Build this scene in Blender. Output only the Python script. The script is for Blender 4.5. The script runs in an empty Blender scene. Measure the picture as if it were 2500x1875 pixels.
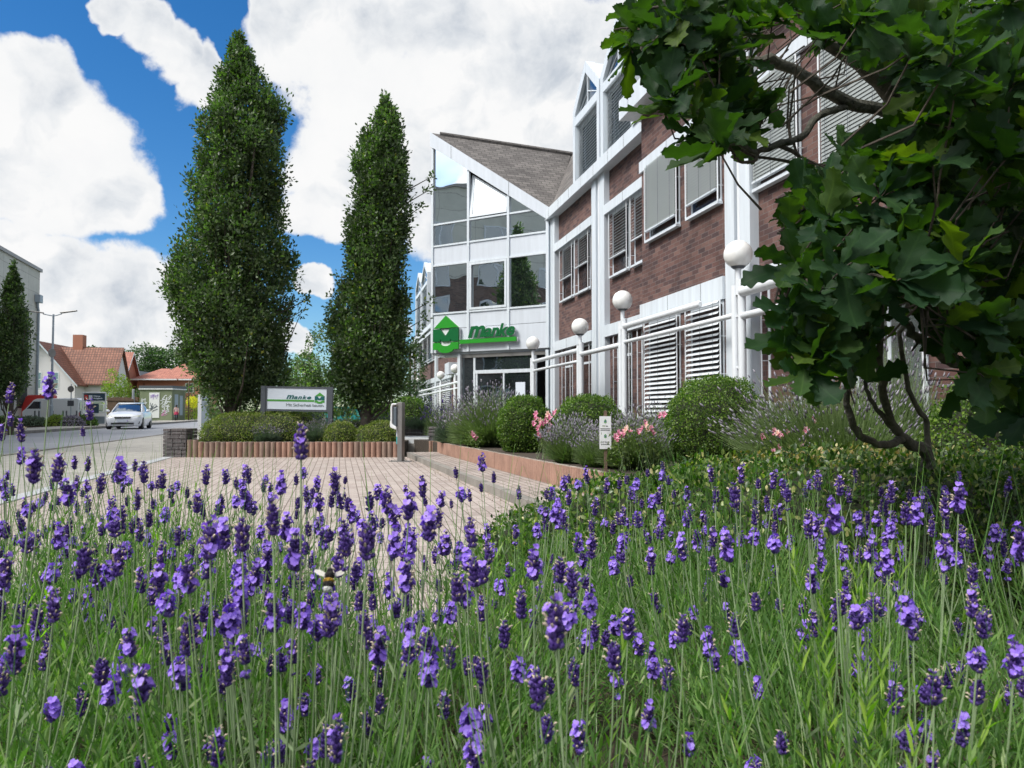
import bpy, math, random
import numpy as np
from mathutils import Vector, Matrix
random.seed(7); RNG = np.random.default_rng(7)
S = bpy.context.scene
R = math.radians
# ------------------------------------------------------------------ camera
CZ = 0.95; FPX = 1850.0; TILT = math.atan(67.5/FPX)
cam_d = bpy.data.cameras.new('camera'); cam = bpy.data.objects.new('camera', cam_d); S.collection.objects.link(cam)
cam.location = (0, 0, CZ); cam.rotation_euler = (math.pi/2 + TILT, 0, 0)
cam_d.sensor_width = 36; cam_d.lens = 36*FPX/2500; cam_d.clip_start = .03; cam_d.clip_end = 3000
cam_d.dof.use_dof = True; cam_d.dof.focus_distance = 3.2; cam_d.dof.aperture_fstop = 14
S.camera = cam
S.render.resolution_x = 1024; S.render.resolution_y = 768
S.view_settings.view_transform = 'Standard'; S.view_settings.look = 'None'
S.view_settings.exposure = 0.92; S.view_settings.gamma = 1
S.cycles.max_bounces = 6; S.cycles.diffuse_bounces = 3; S.cycles.glossy_bounces = 3
S.cycles.transmission_bounces = 4; S.cycles.transparent_max_bounces = 6
S.cycles.caustics_reflective = False; S.cycles.caustics_refractive = False
S.cycles.sample_clamp_indirect = 6

def ray(px, py):
    u = (px-1250)/FPX; v = (937.5-py)/FPX
    return Vector((u, math.cos(TILT)-v*math.sin(TILT), math.sin(TILT)+v*math.cos(TILT)))
def at(px, py, Y):
    r = ray(px, py); return Vector((0, 0, CZ)) + r*(Y/r.y)
def xat(px, Y): return (px-1250)/FPX*Y

# ------------------------------------------------------------------ light
SUN_EL, SUN_AZ = 50, -118        # azimuth from +Y (the view axis), negative = left
sd = Vector((math.sin(R(SUN_AZ))*math.cos(R(SUN_EL)), math.cos(R(SUN_AZ))*math.cos(R(SUN_EL)), math.sin(R(SUN_EL))))
sun_d = bpy.data.lights.new('sun', 'SUN'); sun_d.energy = 1.85; sun_d.angle = R(16); sun_d.color = (1, .96, .9)
sun = bpy.data.objects.new('sun', sun_d); S.collection.objects.link(sun)
sun.rotation_euler = sd.to_track_quat('Z', 'Y').to_euler(); sun.location = (0, 0, 60)

class NT:
    def __init__(s, nt): s.nt = nt; s.n = nt.nodes; s.l = nt.links
    def add(s, t, **k):
        n = s.n.new(t)
        for a, b in k.items():
            if a == 'ins':
                for i, v in b.items():
                    if isinstance(v, tuple) and len(v) == 2 and hasattr(v[0], 'outputs'): s.l.new(v[0].outputs[v[1]], n.inputs[i])
                    else: n.inputs[i].default_value = v
            else: setattr(n, a, b)
        return n
    def math(s, op, a, b=0, c=None, clamp=False):
        n = s.n.new('ShaderNodeMath'); n.operation = op; n.use_clamp = clamp
        for i, v in enumerate((a, b, c)):
            if v is None: continue
            if isinstance(v, tuple): s.l.new(v[0].outputs[v[1]], n.inputs[i])
            else: n.inputs[i].default_value = v
        return (n, 0)
    def ramp(s, fac, stops, interp='LINEAR'):
        n = s.n.new('ShaderNodeValToRGB'); s.l.new(fac[0].outputs[fac[1]], n.inputs[0])
        e = n.color_ramp.elements; n.color_ramp.interpolation = interp
        while len(e) < len(stops): e.new(.5)
        for i, (p, c) in enumerate(stops): e[i].position = p; e[i].color = tuple(c)+((1,) if len(c) == 3 else ())
        return (n, 0)
    def mix(s, f, a, b, mode='MIX'):
        n = s.n.new('ShaderNodeMix'); n.data_type = 'RGBA'; n.blend_type = mode
        for i, v in ((0, f), (6, a), (7, b)):
            if isinstance(v, tuple) and hasattr(v[0], 'outputs'): s.l.new(v[0].outputs[v[1]], n.inputs[i])
            elif i == 0: n.inputs[0].default_value = v
            else: n.inputs[i].default_value = tuple(v)+((1,) if len(v) == 3 else ())
        return (n, 2)

W = bpy.data.worlds.new('World'); S.world = W; W.use_nodes = True
w = NT(W.node_tree); w.n.clear()
sky = w.add('ShaderNodeTexSky', sky_type='NISHITA', sun_disc=False, sun_elevation=R(SUN_EL), sun_rotation=R(SUN_AZ),
            altitude=0, air_density=1.0, dust_density=.25, ozone_density=3.0)
tc = w.add('ShaderNodeTexCoord'); D = (tc, 0)
# cloud masses: (px, py, r) measured in the photograph -> directions on the sky, plus fractal edges
BL = [(50,345,212),(175,405,180),(272,470,112),(60,190,110),(100,720,200),(330,740,160),(0,640,150),(430,830,150),(200,900,200),
      (250,50,48),(330,90,72),(400,145,82),(470,205,72),(490,150,52),(900,150,235),(765,100,120),(900,380,190),(1200,200,400),
      (785,520,78),(1100,480,150),(1300,600,250),(700,20,46),(1560,300,380),(1500,720,260),(785,692,40),(742,835,46),(650,790,60),(940,800,60)]
acc = None
nz0 = w.add('ShaderNodeTexNoise', ins={0: D, 'Scale': 6.0, 'Detail': 6.0, 'Roughness': .52})
nzc = w.add('ShaderNodeVectorMath', operation='SUBTRACT', ins={0: (nz0, 1), 1: (.5, .5, .5)})
nzs = w.add('ShaderNodeVectorMath', operation='SCALE', ins={0: (nzc, 0), 'Scale': .125})
dw = w.add('ShaderNodeVectorMath', operation='ADD', ins={0: D, 1: (nzs, 0)})
dwn = w.add('ShaderNodeVectorMath', operation='NORMALIZE', ins={0: (dw, 0)})
for (px, py, r) in BL:
    d = ray(px, py).normalized(); a = math.atan(r/FPX)*math.cos(math.atan((px-1250)/FPX))
    dot = w.add('ShaderNodeVectorMath', operation='DOT_PRODUCT', ins={0: (dwn, 0), 1: tuple(d)})
    mr = w.add('ShaderNodeMapRange', interpolation_type='SMOOTHSTEP', ins={0: (dot, 1), 1: math.cos(a*1.22), 2: math.cos(a*.48)})
    acc = (mr, 0) if acc is None else w.math('MAXIMUM', acc, (mr, 0))
# beyond the photographed part: free broken cloud
cdot = w.add('ShaderNodeVectorMath', operation='DOT_PRODUCT', ins={0: D, 1: tuple(ray(1250, 700).normalized())})
outm = w.add('ShaderNodeMapRange', ins={0: (cdot, 1), 1: .80, 2: .68})
nzb = w.add('ShaderNodeTexNoise', ins={0: D, 'Scale': 2.3, 'Detail': 3.0, 'Roughness': .5})
gen = w.add('ShaderNodeMapRange', ins={0: (nzb, 0), 1: .38, 2: .52})
acc = w.math('MAXIMUM', acc, w.math('MULTIPLY', (outm, 0), (gen, 0)))
nz1 = w.add('ShaderNodeTexNoise', ins={0: D, 'Scale': 15.0, 'Detail': 12.0, 'Roughness': .62})
dens = w.math('ADD', w.math('MULTIPLY', acc, 1.35), w.math('MULTIPLY', w.math('SUBTRACT', (nz1, 0), .5), 1.9))
cov = w.add('ShaderNodeMapRange', interpolation_type='SMOOTHSTEP', ins={0: dens, 1: .50, 2: 1.02})
# cloud shading: thick middles and bases are greyer
nz2 = w.add('ShaderNodeTexNoise', ins={0: (dwn, 0), 'Scale': 8.0, 'Detail': 7.0, 'Roughness': .5, 'Distortion': .3})
nz3 = w.add('ShaderNodeTexNoise', ins={0: (dwn, 0), 'Scale': 26.0, 'Detail': 5.0, 'Roughness': .6})
dup_ = w.add('ShaderNodeVectorMath', operation='ADD', ins={0: (dwn, 0), 1: (-.012, 0, .028)})
r1 = w.add('ShaderNodeTexNoise', ins={0: (dwn, 0), 'Scale': 11.0, 'Detail': 7.0, 'Roughness': .55}); r2 = w.add('ShaderNodeTexNoise', ins={0: (dup_, 0), 'Scale': 11.0, 'Detail': 7.0, 'Roughness': .55})
relief = w.math('MULTIPLY', w.math('SUBTRACT', (r1, 0), (r2, 0)), .55)
shade = w.math('ADD', w.math('ADD', w.math('MULTIPLY', (nz2, 0), .85), w.math('MULTIPLY', (nz3, 0), .15)), relief)
ccol = w.ramp(shade, [(.33, (.60, .65, .72)), (.45, (.82, .85, .885)), (.54, (1.0, 1.0, 1.0))])
skyhs = w.add('ShaderNodeHueSaturation', ins={'Saturation': 1.34, 'Value': 1.0, 'Color': (sky, 0)})
skys = w.mix(1.0, (skyhs, 0), (.060, .069, .075), 'MULTIPLY')
thin = w.add('ShaderNodeMapRange', ins={0: dens, 1: .85, 2: 1.45})
ccol = w.mix((thin, 0), (.95, .96, .97), ccol)
ccs = w.mix(1.0, ccol, (.51, .51, .51), 'MULTIPLY')
fin = w.mix((cov, 0), skys, ccs)
# broad thin-cloud glow added around the sun, outside the frame, for brighter soft light
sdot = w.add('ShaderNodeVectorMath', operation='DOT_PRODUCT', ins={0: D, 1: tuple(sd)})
sun_glow = w.add('ShaderNodeMapRange', interpolation_type='SMOOTHSTEP', ins={0: (sdot, 1), 1: math.cos(R(38)), 2: math.cos(R(12))})
fin = w.mix((sun_glow, 0), fin, (2.2, 2.2, 2.15))
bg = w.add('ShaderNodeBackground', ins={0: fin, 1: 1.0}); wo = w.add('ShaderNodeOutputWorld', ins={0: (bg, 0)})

# ------------------------------------------------------------------ materials
def mat(name): 
    m = bpy.data.materials.new(name); m.use_nodes = True; t = NT(m.node_tree); t.n.clear(); t.m = m; return t
def finish(t, bsdf):
    t.add('ShaderNodeOutputMaterial', ins={0: (bsdf, 0)}); return t.m
def plain(name, col, rough=.5, var=.12, scale=3.0, metal=0, bump=0, bscale=60, coat=0, spec=.5, streak=0):
    t = mat(name); tc = t.add('ShaderNodeTexCoord'); mp = t.add('ShaderNodeMapping', ins={0: (tc, 3), 'Scale': (4, 4, .35) if streak else (1, 1, 1)})
    n1 = t.add('ShaderNodeTexNoise', ins={0: (mp, 0), 'Scale': scale, 'Detail': 6.0, 'Roughness': .65})
    c = t.ramp((n1, 0), [(.3, [x*(1-var) for x in col]), (.7, [min(1, x*(1+var)) for x in col])])
    b = t.add('ShaderNodeBsdfPrincipled', ins={0: c, 'Roughness': rough, 'Metallic': metal, 'Coat Weight': coat, 'Specular IOR Level': spec})
    if bump:
        n2 = t.add('ShaderNodeTexNoise', ins={0: (tc, 3), 'Scale': bscale, 'Detail': 4.0})
        bp = t.add('ShaderNodeBump', ins={'Strength': bump, 'Distance': .01, 'Height': (n2, 0)}); t.l.new(bp.outputs[0], b.inputs['Normal'])
    return finish(t, b)
def bricks(name, c1, c2, c3, mortar, bw, bh, ms, rough=.85, bump=.5, off=.5, uv=True, tint=(.85, 1.15), rot=0, stain=.25, freq=2):
    t = mat(name); tc = t.add('ShaderNodeTexCoord'); src = (tc, 2 if uv else 3)
    mp = t.add('ShaderNodeMapping', ins={0: src, 'Rotation': (0, 0, rot)}); src = (mp, 0)
    nw = t.add('ShaderNodeTexNoise', ins={0: src, 'Scale': 9.0, 'Detail': 2.0})
    nv = t.add('ShaderNodeVectorMath', operation='SCALE', ins={0: (nw, 1), 'Scale': bh*.10})
    va = t.add('ShaderNodeVectorMath', operation='ADD', ins={0: src, 1: (nv, 0)})
    b = t.add('ShaderNodeTexBrick', offset=off, offset_frequency=freq, ins={0: (va, 0), 'Color1': (0, 0, 0, 1), 'Color2': (1, 1, 1, 1), 'Mortar': (.5, .5, .5, 1),
              'Scale': 1.0, 'Mortar Size': ms, 'Mortar Smooth': .3, 'Bias': 0.0, 'Brick Width': bw, 'Row Height': bh})
    bc = t.ramp((b, 0), [(0, c1), (.5, c2), (1, c3)])
    n1 = t.add('ShaderNodeTexNoise', ins={0: src, 'Scale': 1.1, 'Detail': 5.0, 'Roughness': .7})
    n2 = t.add('ShaderNodeTexNoise', ins={0: src, 'Scale': 55.0, 'Detail': 4.0, 'Roughness': .7})
    n3 = t.add('ShaderNodeTexNoise', ins={0: src, 'Scale': .35, 'Detail': 9.0, 'Roughness': .75, 'Distortion': .6})
    s1 = t.ramp((n1, 0), [(.3, (1-stain,)*3), (.7, (1+stain*.4,)*3)]); s3 = t.ramp((n3, 0), [(.36, (1-stain*1.1,)*3), (.46, (1,)*3), (.62, (1,)*3), (.7, (1+stain*.4,)*3)]); s1 = t.mix(1.0, s1, s3, 'MULTIPLY')
    s2 = t.ramp((n2, 0), [(.25, (tint[0],)*3), (.75, (tint[1],)*3)])
    col = t.mix((b, 1), bc, mortar); col = t.mix(1.0, col, s1, 'MULTIPLY'); col = t.mix(1.0, col, s2, 'MULTIPLY')
    p = t.add('ShaderNodeBsdfPrincipled', ins={0: col, 'Roughness': rough})
    h = t.math('ADD', t.math('SUBTRACT', 1.0, (b, 1)), t.math('MULTIPLY', (n2, 0), .35))
    bp = t.add('ShaderNodeBump', ins={'Strength': bump, 'Distance': .006, 'Height': h}); t.l.new(bp.outputs[0], p.inputs['Normal'])
    return finish(t, p)
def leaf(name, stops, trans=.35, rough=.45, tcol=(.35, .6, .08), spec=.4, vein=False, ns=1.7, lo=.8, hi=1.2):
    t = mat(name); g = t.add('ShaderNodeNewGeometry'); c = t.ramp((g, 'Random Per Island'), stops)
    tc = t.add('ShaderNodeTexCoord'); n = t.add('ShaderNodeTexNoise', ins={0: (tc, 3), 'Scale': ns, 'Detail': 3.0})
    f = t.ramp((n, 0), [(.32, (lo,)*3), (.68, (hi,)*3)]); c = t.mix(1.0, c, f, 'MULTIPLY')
    p = t.add('ShaderNodeBsdfPrincipled', ins={0: c, 'Roughness': rough, 'Specular IOR Level': spec})
    if vein:
        sx = t.add('ShaderNodeSeparateXYZ', ins={0: (tc, 2)})
        ab = t.math('ABSOLUTE', (sx, 1)); w1 = t.math('SUBTRACT', (sx, 0), t.math('MULTIPLY', ab, .8))
        wv = t.math('ABSOLUTE', t.math('SINE', t.math('MULTIPLY', w1, 22.0)))
        v1 = t.math('LESS_THAN', ab, .014); v2 = t.math('LESS_THAN', wv, .09); vm = t.math('MAXIMUM', v1, v2)
        vc = t.mix(1.0, c, (1.55, 1.45, 1.3), 'MULTIPLY'); c2 = t.mix(vm, c, vc); t.l.new(c2[0].outputs[c2[1]], p.inputs[0])
        bp = t.add('ShaderNodeBump', ins={'Strength': .5, 'Distance': .002, 'Height': vm}); t.l.new(bp.outputs[0], p.inputs['Normal'])
    tr = t.mix(1.0, c, tuple(x*4.2 for x in tcol), 'MULTIPLY')
    tb = t.add('ShaderNodeBsdfTranslucent', ins={0: tr})
    mx = t.add('ShaderNodeMixShader', ins={0: trans, 1: (p, 0), 2: (tb, 0)})
    return finish(t, mx)
def glass(name, tint=(.55, .65, .75), base=(.012, .016, .018), refl=.5, wave=.25):
    t = mat(name); tc = t.add('ShaderNodeTexCoord')
    n = t.add('ShaderNodeTexNoise', ins={0: (tc, 3), 'Scale': .9, 'Detail': 1.0})
    bp = t.add('ShaderNodeBump', ins={'Strength': wave, 'Distance': .02, 'Height': (n, 0)})
    n2 = t.add('ShaderNodeTexNoise', ins={0: (tc, 3), 'Scale': .7, 'Detail': 2.0})
    bc = t.ramp((n2, 0), [(.35, base), (.65, [x*3 for x in base])])
    p = t.add('ShaderNodeBsdfPrincipled', ins={0: bc, 'Roughness': .03, 'Specular IOR Level': .8}); t.l.new(bp.outputs[0], p.inputs['Normal'])
    g = t.add('ShaderNodeBsdfGlossy', ins={0: tuple(tint)+(1,), 'Roughness': .01}); t.l.new(bp.outputs[0], g.inputs['Normal'])
    mx = t.add('ShaderNodeMixShader', ins={0: refl, 1: (p, 0), 2: (g, 0)})
    return finish(t, mx)

M = {}
M['brick'] = bricks('dark_red_brick', (.060, .034, .036), (.115, .055, .047), (.165, .092, .078), (.15, .125, .12), .25, .083, .006, stain=.3)
M['slate'] = bricks('brown_roof_shingle', (.105, .096, .092), (.145, .133, .127), (.185, .17, .16), (.045, .04, .038), .30, .16, .012, rough=.8, stain=.25)
M['slatedark'] = bricks('dark_slate', (.075, .068, .07), (.11, .098, .098), (.14, .125, .12), (.03, .028, .028), .34, .19, .008, rough=.6, stain=.2)
M['white'] = plain('white_powder_coat', (.59, .64, .69), .38, .10, 2.2, spec=.5, streak=1)
M['panel'] = plain('light_grey_panel', (.56, .60, .66), .38, .07, 1.6, spec=.5, streak=1)
M['gap'] = plain('dark_gap', (.02, .02, .022), .7)
M['blind'] = plain('grey_blind_slat', (.27, .295, .29), .4, .05, 2)
M['blindw'] = plain('white_blind_slat', (.62, .66, .69), .4, .04, 2)
M['glass'] = glass('window_glass', refl=.30)
M['glasst'] = glass('tower_glass', tint=(.92, .98, 1.0), refl=.82, wave=.35)
M['glassd'] = glass('door_glass', tint=(.6, .68, .72), refl=.42)
M['sage'] = plain('pale_green_blind', (.34, .43, .42), .5, .08, 3)
M['globe'] = plain('opal_globe', (.80, .80, .79), .25, .03, 4, coat=.3)
M['post'] = plain('white_post_paint', (.68, .71, .745), .38, .08, 3, streak=1)
M['dark'] = plain('dark_grey_metal', (.075, .085, .10), .45, .08, 5)
M['steel'] = plain('brushed_steel', (.24, .235, .23), .42, .08, 4, metal=.45)
M['greyp'] = plain('grey_plastic', (.10, .125, .15), .45, .04, 5)
M['whitep'] = plain('white_plastic', (.72, .74, .75), .35, .03, 5)
M['signw'] = plain('sign_white', (.66, .72, .80), .35, .02, 2)
M['teal'] = plain('dark_teal_print', (.006, .115, .11), .4, .02, 2)
M['leafg'] = plain('bright_green_print', (.065, .30, .035), .4, .02, 2)
M['dgreen'] = plain('deep_green_letters', (.003, .11, .030), .35, .03, 2)
M['lgreen'] = plain('light_green_letters', (.022, .26, .022), .35, .03, 2)
M['greyt'] = plain('grey_print', (.13, .17, .17), .5, .02, 2)
M['black'] = plain('black_print', (.02, .02, .025), .5, .02, 2)
M['asphalt'] = plain('road_asphalt', (.25, .26, .285), .9, .12, .35, bump=.3, bscale=90)
M['kerb'] = plain('kerb_concrete', (.23, .215, .195), .9, .25, 2.5, bump=.5, bscale=40)
M['pale'] = plain('pale_stone', (.42, .43, .45), .7, .08, 3)
M['soil'] = plain('bark_soil', (.055, .042, .032), .95, .6, 30, bump=1, bscale=50)
M['palis'] = plain('terracotta_concrete', (.34, .205, .155), .9, .22, 4, bump=.5, bscale=60)
M['palis2'] = plain('brown_concrete', (.27, .19, .15), .9, .22, 4, bump=.5, bscale=60)
M['paltop'] = plain('weathered_concrete_top', (.33, .29, .25), .95, .3, 20, bump=.5)
M['stone'] = plain('grey_purple_stone', (.13, .115, .115), .85, .35, 7, bump=.7, bscale=30)
M['wire'] = plain('galvanised_wire', (.35, .36, .36), .4, .05, 5, metal=.5)
M['bark'] = plain('grey_brown_bark', (.075, .062, .05), .9, .45, 14, bump=1, bscale=35)
M['barkl'] = plain('lichen_bark', (.085, .083, .066), .9, .6, 25, bump=1, bscale=55)
M['concrete'] = bricks('concrete_panels', (.50, .51, .47), (.54, .545, .50), (.57, .58, .54), (.30, .30, .28), 2.6, 1.15, .02, bump=.2, off=0, tint=(.97, 1.03), stain=.1)
M['oldbrick'] = bricks('brown_brick_opposite', (.09, .06, .055), (.15, .09, .075), (.19, .13, .11), (.15, .13, .12), .25, .083, .008)
M['render'] = plain('cream_render', (.72, .69, .70), .85, .05, .5)
M['terra'] = plain('terracotta_render', (.40, .17, .11), .85, .08, .5)
M['tilebr'] = bricks('brown_roof_tile', (.21, .085, .055), (.27, .11, .07), (.32, .14, .09), (.08, .035, .025), .30, .34, .035, bump=.9, off=0, rough=.7)
M['tilered'] = bricks('red_roof_tile', (.33, .125, .09), (.40, .155, .11), (.46, .19, .135), (.22, .08, .055), .30, .34, .03, bump=.9, off=0, rough=.7)
M['carw'] = plain('white_car_paint', (.74, .77, .82), .22, .02, 1, coat=.6)
M['carglass'] = glass('car_glass', refl=.4, wave=0)
M['tyre'] = plain('black_rubber', (.02, .02, .022), .8)
M['rim'] = plain('dark_alloy', (.12, .12, .13), .3, .05, 3, metal=.7)
M['lampg'] = plain('headlamp_lens', (.78, .80, .68), .15, .02, 3, coat=.5)
M['red'] = plain('red_paint', (.60, .05, .045), .4, .05, 2)
M['olive'] = plain('olive_green_wall', (.165, .20, .12), .85, .15, .8)
M['graf'] = plain('graffiti_white', (.62, .66, .68), .8, .15, 3)
M['grafd'] = plain('graffiti_dark', (.05, .07, .10), .8, .2, 3)
M['grafp'] = plain('graffiti_purple', (.40, .30, .62), .8, .15, 3)
M['grafk'] = plain('graffiti_pink', (.55, .25, .45), .8, .15, 3)
M['wood'] = plain('brown_fence_wood', (.14, .095, .065), .9, .3, 4, bump=.5)
M['navy'] = plain('navy_sign', (.035, .065, .10), .4, .04, 2)
M['galv'] = plain('galvanised_post', (.30, .36, .42), .4, .08, 3, metal=.2)
M['turq'] = plain('turquoise_paint', (.05, .36, .38), .4, .08, 2)
M['skin'] = plain('skin', (.46, .27, .19), .5); M['hair'] = plain('black_hair', (.015, .012, .012), .6)
M['pinkc'] = plain('pale_pink_cloth', (.62, .45, .45), .8); M['redc'] = plain('crimson_cloth', (.45, .04, .10), .8); M['legc'] = plain('black_leggings', (.018, .018, .022), .8)
M['scarf'] = plain('grey_shoe', (.5, .5, .5), .7)
# paving: block grids
M['pave'] = bricks('pink_block_paving', (.36, .30, .275), (.41, .35, .32), (.45, .39, .36), (.15, .12, .10), .21, .105, .006, rough=.9, bump=.35, off=.5, uv=False, tint=(.85, 1.12), rot=R(-102.8), stain=.16)
M['walk'] = bricks('pink_walk_paving', (.335, .28, .25), (.375, .32, .29), (.41, .355, .325), (.11, .09, .075), .21, .105, .008, rough=.9, bump=.4, off=.5, uv=False, tint=(.85, 1.1), rot=R(-106.3), stain=.2)
M['side'] = bricks('grey_sidewalk_paving', (.33, .315, .285), (.37, .355, .32), (.40, .38, .345), (.20, .19, .17), .20, .20, .005, rough=.9, bump=.3, off=.5, uv=False, tint=(.9, 1.08), rot=R(12.8), stain=.14)
G_ = lambda *c: c
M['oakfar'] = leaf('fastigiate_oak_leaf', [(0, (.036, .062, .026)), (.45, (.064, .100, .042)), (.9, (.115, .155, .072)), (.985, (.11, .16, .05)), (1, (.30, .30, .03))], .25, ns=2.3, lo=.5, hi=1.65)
M['oaknear'] = leaf('oak_leaf', [(0, (.014, .040, .020)), (.6, (.022, .056, .020)), (.88, (.036, .076, .018)), (1, (.060, .102, .018))], .40, .58, (.60, .66, .06), spec=.22, vein=True)
M['bgleaf'] = leaf('background_tree_leaf', [(0, (.035, .07, .03)), (.6, (.06, .11, .045)), (1, (.10, .16, .06))], .2)
M['limeleaf'] = leaf('lime_shrub_leaf', [(0, (.10, .19, .02)), (.6, (.20, .30, .035)), (1, (.32, .38, .05))], .3)
M['yelleaf'] = leaf('yellow_green_leaf', [(0, (.14, .20, .03)), (1, (.28, .30, .06))], .3)
M['goldleaf'] = leaf('golden_shrub_leaf', [(0, (.55, .42, .02)), (1, (.75, .60, .05))], .3)
M['yew'] = leaf('yew_leaf', [(0, (.028, .062, .012)), (.5, (.075, .14, .02)), (1, (.17, .25, .035))], .25)
M['hedgel'] = leaf('low_hedge_leaf', [(0, (.07, .11, .02)), (.5, (.15, .19, .04)), (1, (.30, .30, .08))], .25)
M['box'] = leaf('boxwood_leaf', [(0, (.022, .055, .014)), (.45, (.05, .105, .022)), (.75, (.11, .18, .035)), (.90, (.22, .27, .07)), (1, (.50, .44, .22))], .28, .36, spec=.5, ns=6, lo=.55, hi=1.35)
M['boxdry'] = leaf('browned_boxwood_leaf', [(0, (.03, .06, .015)), (.4, (.07, .12, .03)), (.6, (.22, .22, .07)), (.8, (.42, .33, .15)), (1, (.55, .45, .26))], .28, .35, (.4, .4, .12))
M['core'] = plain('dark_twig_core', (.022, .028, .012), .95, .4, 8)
M['lavl'] = leaf('lavender_leaf', [(0, (.07, .15, .042)), (.5, (.12, .235, .065)), (.85, (.20, .33, .09)), (1, (.42, .48, .27))], .36, .62, (.30, .45, .11), spec=.2, ns=5, lo=.7, hi=1.25)
M['lavy'] = leaf('fresh_lavender_leaf', [(0, (.12, .22, .03)), (1, (.26, .38, .05))], .4, .5)
M['dry'] = leaf('dry_twig', [(0, (.06, .045, .03)), (1, (.19, .15, .10))], .05, .9, (.2, .15, .1))
M['stem'] = plain('lavender_stem', (.21, .285, .15), .7, .25, 40)
M['calyx'] = leaf('lavender_calyx', [(0, (.050, .026, .150)), (.6, (.095, .048, .26)), (1, (.17, .11, .40))], .12, .55, (.28, .12, .5))
M['petal'] = leaf('lavender_petal', [(0, (.25, .135, .66)), (.6, (.36, .21, .80)), (1, (.50, .36, .90))], .30, .6, (.25, .15, .36))
M['tip'] = plain('dry_calyx_tip', (.52, .43, .33), .8, .2, 60)
M['lavgrey'] = leaf('distant_lavender_leaf', [(0, (.09, .14, .055)), (.5, (.15, .215, .09)), (1, (.26, .33, .16))], .25, .7, (.3, .4, .12), spec=.2)
M['lavblue'] = leaf('grey_blue_leaf', [(0, (.07, .105, .075)), (1, (.17, .22, .15))], .2, .7, (.25, .35, .2), spec=.2)
M['lavflow'] = leaf('distant_lavender_flower', [(0, (.17, .15, .20)), (.5, (.27, .255, .31)), (1, (.40, .385, .42))], .15, .8, (.22, .2, .3), spec=.2)
M['rose'] = leaf('pink_rose_petal', [(0, (.66, .18, .32)), (.5, (.82, .38, .52)), (1, (.90, .64, .72))], .25, .6, (.28, .17, .23))
M['rosew'] = leaf('pale_rose_petal', [(0, (.80, .55, .50)), (1, (.9, .78, .7))], .3, .6, (.4, .3, .28))
M['rosel'] = leaf('rose_leaf', [(0, (.06, .10, .03)), (1, (.15, .20, .05))], .25)
M['beeblack'] = plain('black_bee_fur', (.012, .010, .010), .9, .3, 60, bump=1, bscale=300); M['beeyel'] = plain('yellow_bee_fur', (.38, .22, .02), .9, .3, 60, bump=1, bscale=300)
M['beewhite'] = plain('white_bee_fur', (.7, .7, .68), .9, .1, 60, bump=1, bscale=300)
_t = mat('bee_wing'); _p = _t.add('ShaderNodeBsdfPrincipled', ins={0: (.62, .6, .55, 1), 'Roughness': .4, 'Alpha': .55}); M['wing'] = finish(_t, _p)

# ------------------------------------------------------------------ mesh helpers
C = S.collection
def tag(o, label=None, cat=None, group=None, kind=None):
    if label: o['label'] = label
    if cat: o['category'] = cat
    if group: o['group'] = group
    if kind: o['kind'] = kind
    return o
def thing(name, label, cat, loc=(0, 0, 0), rz=0, group=None):
    o = bpy.data.objects.new(name, None); C.objects.link(o); o.location = loc; o.rotation_euler = (0, 0, rz); o.empty_display_size = .2
    return tag(o, label, cat, group)
def np_mesh(name, V, F, mats, midx=None, uv=None, smooth=False):
    """V (n,3), F (m,k) one face size"""
    me = bpy.data.meshes.new(name); V = np.asarray(V, np.float32); F = np.asarray(F, np.int32); m, k = F.shape
    me.vertices.add(len(V)); me.vertices.foreach_set('co', V.ravel())
    me.loops.add(m*k); me.loops.foreach_set('vertex_index', F.ravel())
    me.polygons.add(m); me.polygons.foreach_set('loop_start', np.arange(0, m*k, k, dtype=np.int32))
    me.polygons.foreach_set('loop_total', np.full(m, k, np.int32))
    if midx is not None: me.polygons.foreach_set('material_index', np.asarray(midx, np.int32))
    if smooth: me.polygons.foreach_set('use_smooth', np.ones(m, bool))
    if uv is not None:
        l = me.uv_layers.new(name='UVMap'); l.data.foreach_set('uv', np.asarray(uv, np.float32)[F.ravel()].ravel())
    for x in mats: me.materials.append(M[x])
    me.update(); me.validate(); return me
def link(name, me, parent=None):
    o = bpy.data.objects.new(name, me); C.objects.link(o); o.parent = parent; return o
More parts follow.
